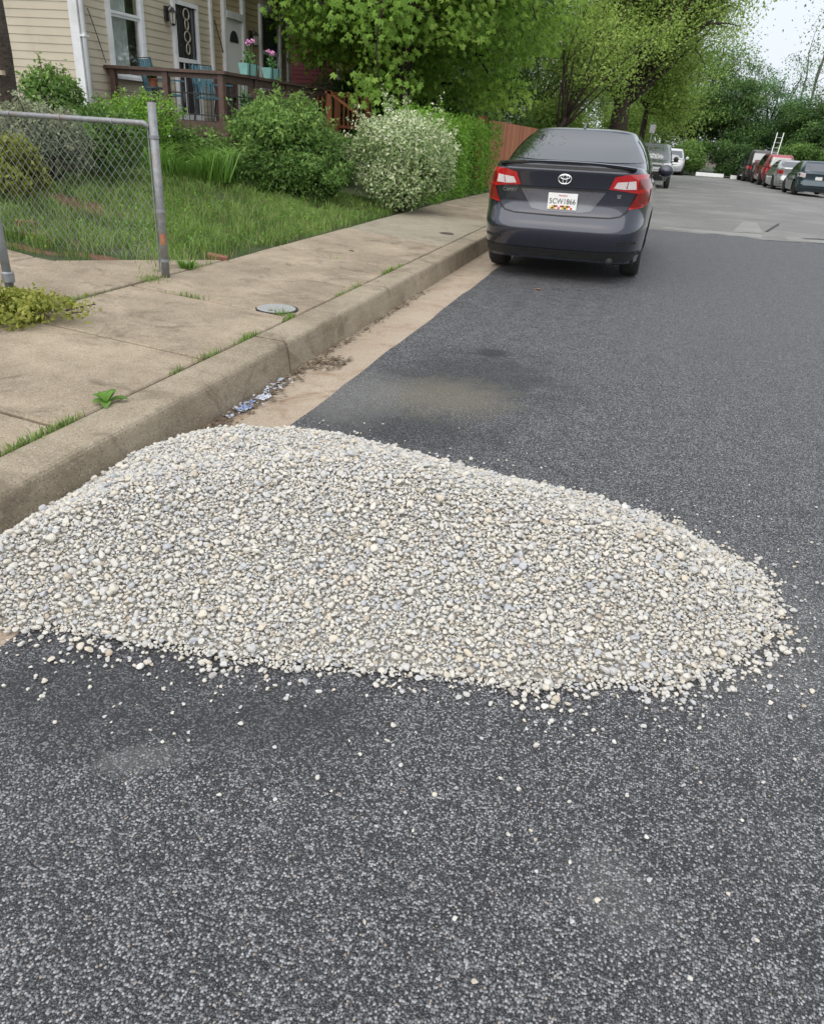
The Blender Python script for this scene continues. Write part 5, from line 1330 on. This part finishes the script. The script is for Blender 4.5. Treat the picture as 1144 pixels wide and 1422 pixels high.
# chrome-grey garnish with plate recess
pn('plate_recess', [(-.46, .895), (.44, .895), (.30, .70), (.2, .68), (-.2, .68), (-.32, .70)], 'rear', carpaint('paint_recess', (.12, .122, .14), .4, .3), .004, 'body', step=.05)
pn('garnish_line', [(-.46, .885), (-.46, .905), (.44, .905), (.44, .885)], 'rear', M_PLAS, .012, 'body', step=.05)
pn('lower_valance', [(-.86, .24), (-.84, .335), (-.4, .325), (0, .32), (.4, .325), (.84, .335), (.86, .24)], 'rear', M_PLAS, .006, 'body', step=.05)
# number plate
def rear_y(x, z, h=car.bvh_b): 
    q = h.ray_cast(Vector((x, -3, z)), Vector((0, 1, 0))); return q[0].y if q[0] else 0
PY = rear_y(0, .78) - .02
plate = ad('number_plate', MB().box(-.152, .152, PY - .006, PY, .70, .855), M_PLATE, bevel=.002)
def text(body, size, x, y, z, mat, parent, nm, align='CENTER', sx=1, rot=0):
    cu = bpy.data.curves.new('txt', 'FONT'); cu.body = body; cu.size = size; cu.align_x = align; cu.extrude = .0008
    o = bpy.data.objects.new('txt', cu); col.objects.link(o); bpy.context.view_layer.update()
    me = bpy.data.meshes.new_from_object(o.evaluated_get(bpy.context.evaluated_depsgraph_get())); col.objects.unlink(o); bpy.data.objects.remove(o)
    me.materials.clear(); me.materials.append(mat)
    q = link(nm, me, parent, False); q.rotation_euler = (R_(90), 0, rot); q.location = (x, y, z); q.scale = (sx, 1, 1); return q
text('5CW1866', .068, 0, PY - .008, .757, M_INK, plate, 'plate_number', sx=.95)
text('Maryland', .024, 0, PY - .008, .826, pm('plate_red', (.5, .03, .03)), plate, 'plate_state')
fl = [pm('flag_yellow', (.65, .42, .03)), pm('flag_black', (.03, .03, .03)), pm('flag_red', (.5, .03, .03)), pm('flag_white', (.7, .7, .68))]
for i in range(12):
    for j in range(2):
        q = (i + j) % 2 if (i // 3) % 2 == 0 else 2 + (i + j) % 2
        if i in (0, 11) and j == 1: continue
        link('flag_mark', MB().box(-.13 + i * .0217, -.13 + (i + 1) * .0217 - .001, PY - .0075, PY - .0061, .705 + j * .018, .7225 + j * .018).mesh('flag_mark', fl[q]), plate, False)
# oval emblem: three rings
ey = rear_y(0, .985) - .012; em = MB()
for (cx_, cz_, ra, rb_) in ((0, .985, .066, .045), (0, .985, .021, .043), (0, 1.003, .046, .019)):
    em.tube([(cx_ + ra * math.cos(a), ey, cz_ + rb_ * math.sin(a)) for a in np.linspace(0, 2 * math.pi, 33)], .0058, 6, cap=False)
ad('emblem', em, M_CHROME, smooth=True)
text('CAMRY', .048, -.565, rear_y(-.565, .865) - .014, .845, M_CHROME, car.root, 'badge', rot=math.atan2(rear_y(-.5, .865) - rear_y(-.63, .865), .13))
text('SE', .045, .565, rear_y(.565, .85) - .014, .838, M_CHROME, car.root, 'badge', rot=math.atan2(rear_y(.6, .85) - rear_y(.53, .85), .07))
# exhaust, tow cover, antenna
ad('exhaust', MB().tube([(.56, .1, .235), (.56, .4, .245)], .038, 14), M_PLAS, smooth=True); ad('muffler', MB().tube([(.2, .45, .27), (.8, .45, .27)], .1, 12), M_PLAS)
ad('shark_fin', MB().prism([(1.5, 1.455), (1.72, 1.475), (1.56, 1.51)], 'yz', -.012, .012), dark)

def windows(c, g_rear, g_front, sides):
    if g_rear: c.panel('rear_window', g_rear, 'rear', M_CGLASS, .006, 'cab', step=.12)
    if g_front: c.panel('windscreen', g_front, 'front', M_CGLASS, .006, 'cab', step=.12)
    for s in (-1, 1):
        for so in sides: c.panel('side_window', so, 'side', M_CGLASS, .006, 'cab', side=s, step=.2)
SUVP = dict(L=4.6, W=1.85, sill=.3, wr=.36, wheels=(.95, 3.65), nr=5, nf=4,
    rear=[(0, .1), (.2, .02), (.4, 0), (.6, .03), (1, .06)], front=[(0, .15), (.3, .03), (.5, 0), (.75, .05), (1, .22)],
    wide=[(0, .95), (.3, .99), (.6, 1), (.85, .98), (1, .93)], deck=[(0, 1.1), (3.2, 1.1), (3.6, 1.08), (4.2, 1.0), (4.6, .95)],
    cab=dict(y0=(.05, .25), y1=(3.55, 2.75), w=(.86, .66), z=(1.06, 1.68), crown=.06, nr=7, nf=6))
def side_w(z0, z1, y0, y1, y0t, y1t): return [(y0, z0), (y0t, z1), (y1t, z1), (y1, z0)]
# far car facing us on the left
sv = make_car('parked_suv', 'dark silver sport utility car parked beyond the grey sedan, facing us', (-.35 + .1, 41.0, road_z(0, 38) - .0), R_(180), dict(SUVP, paint=carpaint('paint_suv', (.16, .17, .17), .5)))
windows(sv, None, [(-.70, 1.14), (-.58, 1.58), (.58, 1.58), (.70, 1.14)], [side_w(1.12, 1.55, .6, 3.1, .8, 2.75)])
for s in (-1, 1):
    sv.panel('headlamp', [(s * .5, .84), (s * .55, .98), (s * .85, 1.0), (s * .84, .86)], 'front', M_CLEAR, .01, 'body', step=.1)
    m_ = sv.add('mirror', MB().lathe([(.02, -.08), (.1, -.04), (.11, .03), (.03, .08)], 10, 'y'), M_PLAS); m_.location = (s * 1.02, 3.1, 1.15)
sv.panel('grille', [(-.42, .72), (-.45, .92), (.45, .92), (.42, .72)], 'front', M_PLAS, .008, 'body', step=.15)
sv.panel('bumper_lower', [(-.85, .34), (-.85, .6), (.85, .6), (.85, .34)], 'front', M_PLAS, .008, 'body', step=.15)
wc = make_car('white_van', 'white car far up the left side, mostly hidden by the dark silver one', (1.0, 66.0, road_z(1, 63) - .02), R_(180), dict(SUVP, paint=carpaint('paint_white', (.62, .63, .64), .1)))
windows(wc, None, [(-.70, 1.14), (-.58, 1.58), (.58, 1.58), (.70, 1.14)], [side_w(1.12, 1.55, .6, 3.1, .8, 2.75)])
for s in (-1, 1):
    wc.panel('headlamp', [(s * .5, .84), (s * .55, .98), (s * .85, 1.0), (s * .84, .86)], 'front', M_CLEAR, .01, 'body', step=.1)
    m_ = wc.add('mirror', MB().lathe([(.02, -.08), (.1, -.04), (.11, .03), (.03, .08)], 10, 'y'), M_TRIM); m_.location = (s * 1.02, 3.1, 1.15)
wc.panel('grille', [(-.42, .72), (-.45, .92), (.45, .92), (.42, .72)], 'front', M_PLAS, .008, 'body', step=.15)
# right hand row, rears towards us
def rear_car(name, label, x, y, paint, P0, rw, lampc, lamp, cat='car'):
    c = make_car(name, label, (x, y, road_z(min(x, 8), y) - .02), R_(2.0), dict(P0, paint=paint), cat)
    windows(c, rw, None, [side_w(1.1, P0['cab']['z'][1] - .06, P0['cab']['y0'][0] + .7, P0['cab']['y1'][0] - .45, P0['cab']['y0'][1] + .35, P0['cab']['y1'][1] - .1)])
    for s in (-1, 1): c.panel('tail_lamp', [(s * a, b) for a, b in lamp], 'rear', lampc, .01, 'body', step=.08)
    c.panel('number_plate', [(-.15, .72), (-.15, .86), (.15, .86), (.15, .72)], 'rear', M_PLATE, .012, 'body', step=.1)
    c.panel('bumper_lower', [(-.8, .33), (-.8, .46), (.8, .46), (.8, .33)], 'rear', M_PLAS, .008, 'body', step=.15)
    return c
HATCH = dict(SEDAN, L=4.2, cab=dict(y0=(.12, .75), y1=(3.2, 2.3), w=(.83, .62), z=(.98, 1.44), crown=.06, nr=6, nf=5), wheels=(.8, 3.3), deck=[(0, 1.02), (.6, 1.02), (2.6, .98), (3.2, .95), (3.9, .82), (4.2, .7)])
hb = [(-.66, 1.08), (-.56, 1.38), (.56, 1.38), (.66, 1.08)]
lampA = [(.58, .80), (.6, .98), (.84, 1.0), (.86, .82)]
rear_car('teal_hatchback', 'dark teal hatchback, nearest of the parked cars on the right', 7.25, 41.5, carpaint('paint_teal', (.02, .045, .06), .4), HATCH, hb, M_CLEAR, lampA)
sdw = [(-.70, 1.14), (-.54, 1.38), (.54, 1.38), (.70, 1.14)]
rear_car('silver_sedan', 'silver sedan with red tail lamps parked ahead of the teal hatchback', 7.05, 47.2, carpaint('paint_silver', (.42, .43, .44), .5), SEDAN, sdw, M_RED, lampA)
rear_car('red_car', 'red car parked between the silver sedan and the dark van', 7.0, 53.0, carpaint('paint_red', (.30, .02, .03), .3), SUVP, [(-.70, 1.14), (-.62, 1.58), (.62, 1.58), (.70, 1.14)], M_RED, lampA)
vn = rear_car('dark_van', 'dark work van at the head of the right-hand row, ladder on its back', 6.6, 58.5, carpaint('paint_van', (.03, .02, .02), .2), dict(SUVP, L=4.9, cab=dict(y0=(.03, .1), y1=(3.9, 3.3), w=(.88, .78), z=(1.06, 1.9), crown=.05, nr=9, nf=7)), [(-.72, 1.2), (-.68, 1.75), (.68, 1.75), (.72, 1.2)], M_RED, lampA, 'van')
ld = thing('ladder', (7.1, 58.0, road_z(7, 58)), 'aluminium ladder leaning up above the dark van', 'ladder')
lz = road_z(7, 58)
for s in (0, .38): MB().beam((6.85 + s, 58.2, lz + .3), (7.05 + s, 58.6, lz + 3.0), .05, .03, (0, 1, 0)).build('rail', M_RIM, ld)
for k in range(8):
    q = .12 + k * .11; MB().tube([(6.85 + .2 * q, 58.2 + .4 * q, lz + .3 + 2.7 * q), (7.23 + .2 * q, 58.2 + .4 * q, lz + .3 + 2.7 * q)], .018, 6).build('rung', M_RIM, ld)
# concrete barrier blocks across the street end
M_BLK = pm('barrier_white', (.6, .6, .58), (.7, .7, .68), 3, .8)
def block(x, y, w, label):
    z = road_z(x, y)
    MBo = MB().prism([(-.28, 0), (.28, 0), (.2, .12), (.12, .24), (-.12, .24), (-.2, .12)], 'yz', -w / 2, w / 2)
    o = MBo.build('barrier_block', M_BLK, None, bevel=.02); o.location = (x, y, z); tag(o, label, 'barrier')
block(3.75, 62.6, 1.9, 'long white concrete barrier block across the end of the street')
block(5.85, 62.4, 1.4, 'shorter white barrier block beside the dark van')
# back of a street sign beyond the sedan
sg_ = thing('street_sign', (-.47, 35, 0), 'small sign on a post seen from behind above the dark silver car', 'sign')
MB().tube([(-.47, 35, -.2), (-.40, 35, 2.2)], .025, 8).build('pole', M_GALV, sg_)
MB().box(-.52, -.30, 34.95, 34.965, 1.85, 2.15).build('plate', pm('sign_back', (.26, .27, .27), (.33, .33, .33), 4, .5), sg_, bevel=.005)
# ------------------------------------------------------------------ litter and leaves in the gutter
def crumple(name, label, x, y, sx, sy, h, mat, seed, cat):
    r = np.random.default_rng(seed); n = 12; V = []; F = []
    for i in range(n + 1):
        for j in range(n + 1):
            a, b = i / n - .5, j / n - .5; e = r.uniform(.8, 1.1)
            V.append((x + a * sx * e + r.normal(0, sx * .03), y + b * sy * e + r.normal(0, sy * .03), gut_z(x + a * sx, y) + .004 + abs(r.normal(0, h * .5)) * (1 - 1.6 * max(abs(a), abs(b)))))
    for i in range(n):
        for j in range(n): F.append((i * (n + 1) + j, (i + 1) * (n + 1) + j, (i + 1) * (n + 1) + j + 1, i * (n + 1) + j + 1))
    me = bpy.data.meshes.new(name); me.from_pydata(V, [], F); me.materials.append(mat); return tag(link(name, me), label, cat)
M_WB = pm('wrapper_blue', (.16, .24, .46), (.42, .5, .66), 40, .3); M_WP = pm('wrapper_pale', (.42, .45, .52), (.62, .64, .68), 40, .3)
crumple('plastic_wrapper', 'crumpled blue plastic wrapper lying in the gutter by the curb', -2.08, 3.84, .07, .13, .035, M_WB, 3, 'litter')
crumple('plastic_wrapper', 'crumpled pale lilac plastic scrap just beyond the blue wrapper', -2.07, 4.06, .08, .1, .035, M_WP, 4, 'litter')
crumple('plastic_wrapper', 'smaller blue plastic shred between the two wrappers', -2.1, 3.96, .05, .06, .02, M_WB, 6, 'litter')
crumple('paper_scrap', 'flat whitish paper scrap in the gutter debris', -2.09, 4.36, .07, .07, .015, pm('paper_scrap', (.4, .38, .34), (.5, .48, .44), 22, .7), 5, 'litter')
deb = MB(); rd = random.Random(4)
for k in range(750):
    y = rd.choice([rd.uniform(3.3, 4.7), rd.gauss(4.0, .3), rd.uniform(4.6, 8), rd.gauss(4.95, .12)]); x = CB + .015 + abs(rd.gauss(0, .06 if y < 4.6 else .03))
    if 4.75 < y < 5.15: x = CB + rd.uniform(.02, .28)
    z = gut_z(x, y) + .004; a = rd.uniform(0, 6.3); L = rd.uniform(.008, .03); w = L * rd.uniform(.2, .6); d = Vector((math.cos(a), math.sin(a), rd.uniform(-.1, .3))) * L; s = Vector((-math.sin(a), math.cos(a), rd.uniform(-.3, .3))) * w; o = Vector((x, y, z + rd.uniform(0, .008)))
    deb.add([o - d, o + s, o + d, o - s, o + Vector((0, 0, .004))], [(0, 1, 4), (1, 2, 4), (2, 3, 4), (3, 0, 4)])
tag(deb.build('gutter_debris', pm('dead_leaf', (.05, .035, .02), (.2, .15, .1), 90, .9)), 'dead leaves and twigs gathered in the gutter along the curb', 'debris', kind='stuff')
lit = MB()
for k in range(70):
    y = rd.uniform(3.65, 4.5); x = CB + .02 + abs(rd.gauss(0, .05)); a = rd.uniform(0, 6.3); L = rd.uniform(.006, .022); w = L * rd.uniform(.4, .9); d = Vector((math.cos(a), math.sin(a), rd.uniform(-.1, .5))) * L; s = Vector((-math.sin(a), math.cos(a), rd.uniform(-.4, .4))) * w; o = Vector((x, y, gut_z(x, y) + rd.uniform(.006, .018)))
    lit.add([o - d, o + s, o + d, o - s, o + Vector((0, 0, .006))], [(0, 1, 4), (1, 2, 4), (2, 3, 4), (3, 0, 4)])
tag(lit.build('litter_scraps', pm('scrap_mix', (.3, .36, .5), (.6, .6, .6), 60, .4)), 'small pale and bluish litter scraps strewn along the gutter behind the gravel', 'litter', kind='stuff')
def dead_leaf(x, y, z, label):
    m_ = MB(); s = .05; m_.add([(-s, 0, 0), (-s * .2, s * .5, .012), (s, 0, .006), (-s * .1, -s * .45, .012), (0, 0, 0)], [(0, 4, 1), (1, 4, 2), (2, 4, 3), (3, 4, 0)])
    o = m_.build('fallen_leaf', pm('brown_leaf', (.2, .11, .06), (.3, .18, .1), 50, .8)); o.location = (x, y, z); o.rotation_euler.z = x * 3; tag(o, label, 'leaf')
dead_leaf(-1.0, 8.6, road_z(-1.0, 8.6) + .004, 'brown fallen leaf on the asphalt behind the grey sedan')
dead_leaf(-3.2, 8.6, sw_z(-3.2, 8.6) + .004, 'brown fallen leaf on the pavement slabs before the sedan')
# broken edging bricks at the lawn edge
M_BRK = pm('old_brick', (.2, .085, .055), (.27, .13, .085), 25, .9, .5, 60, .004)
for k, (x, y, rz, lb_) in enumerate(((-4.05, 7.05, .5, 'red brick half sunk at the grass edge right of the steel post'), (-5.45, 6.3, .2, 'loose red brick in the grass behind the fence'), (-5.9, 6.6, 1.0, 'red brick further left in the grass behind the fence'))):
    o = MB().box(-.1, .1, -.048, .048, -.03, .03).build('brick', M_BRK, None, bevel=.006); o.location = (x, y, yard_z(x, y) + .012); o.rotation_euler = (.1, .15, rz); tag(o, lb_, 'brick')
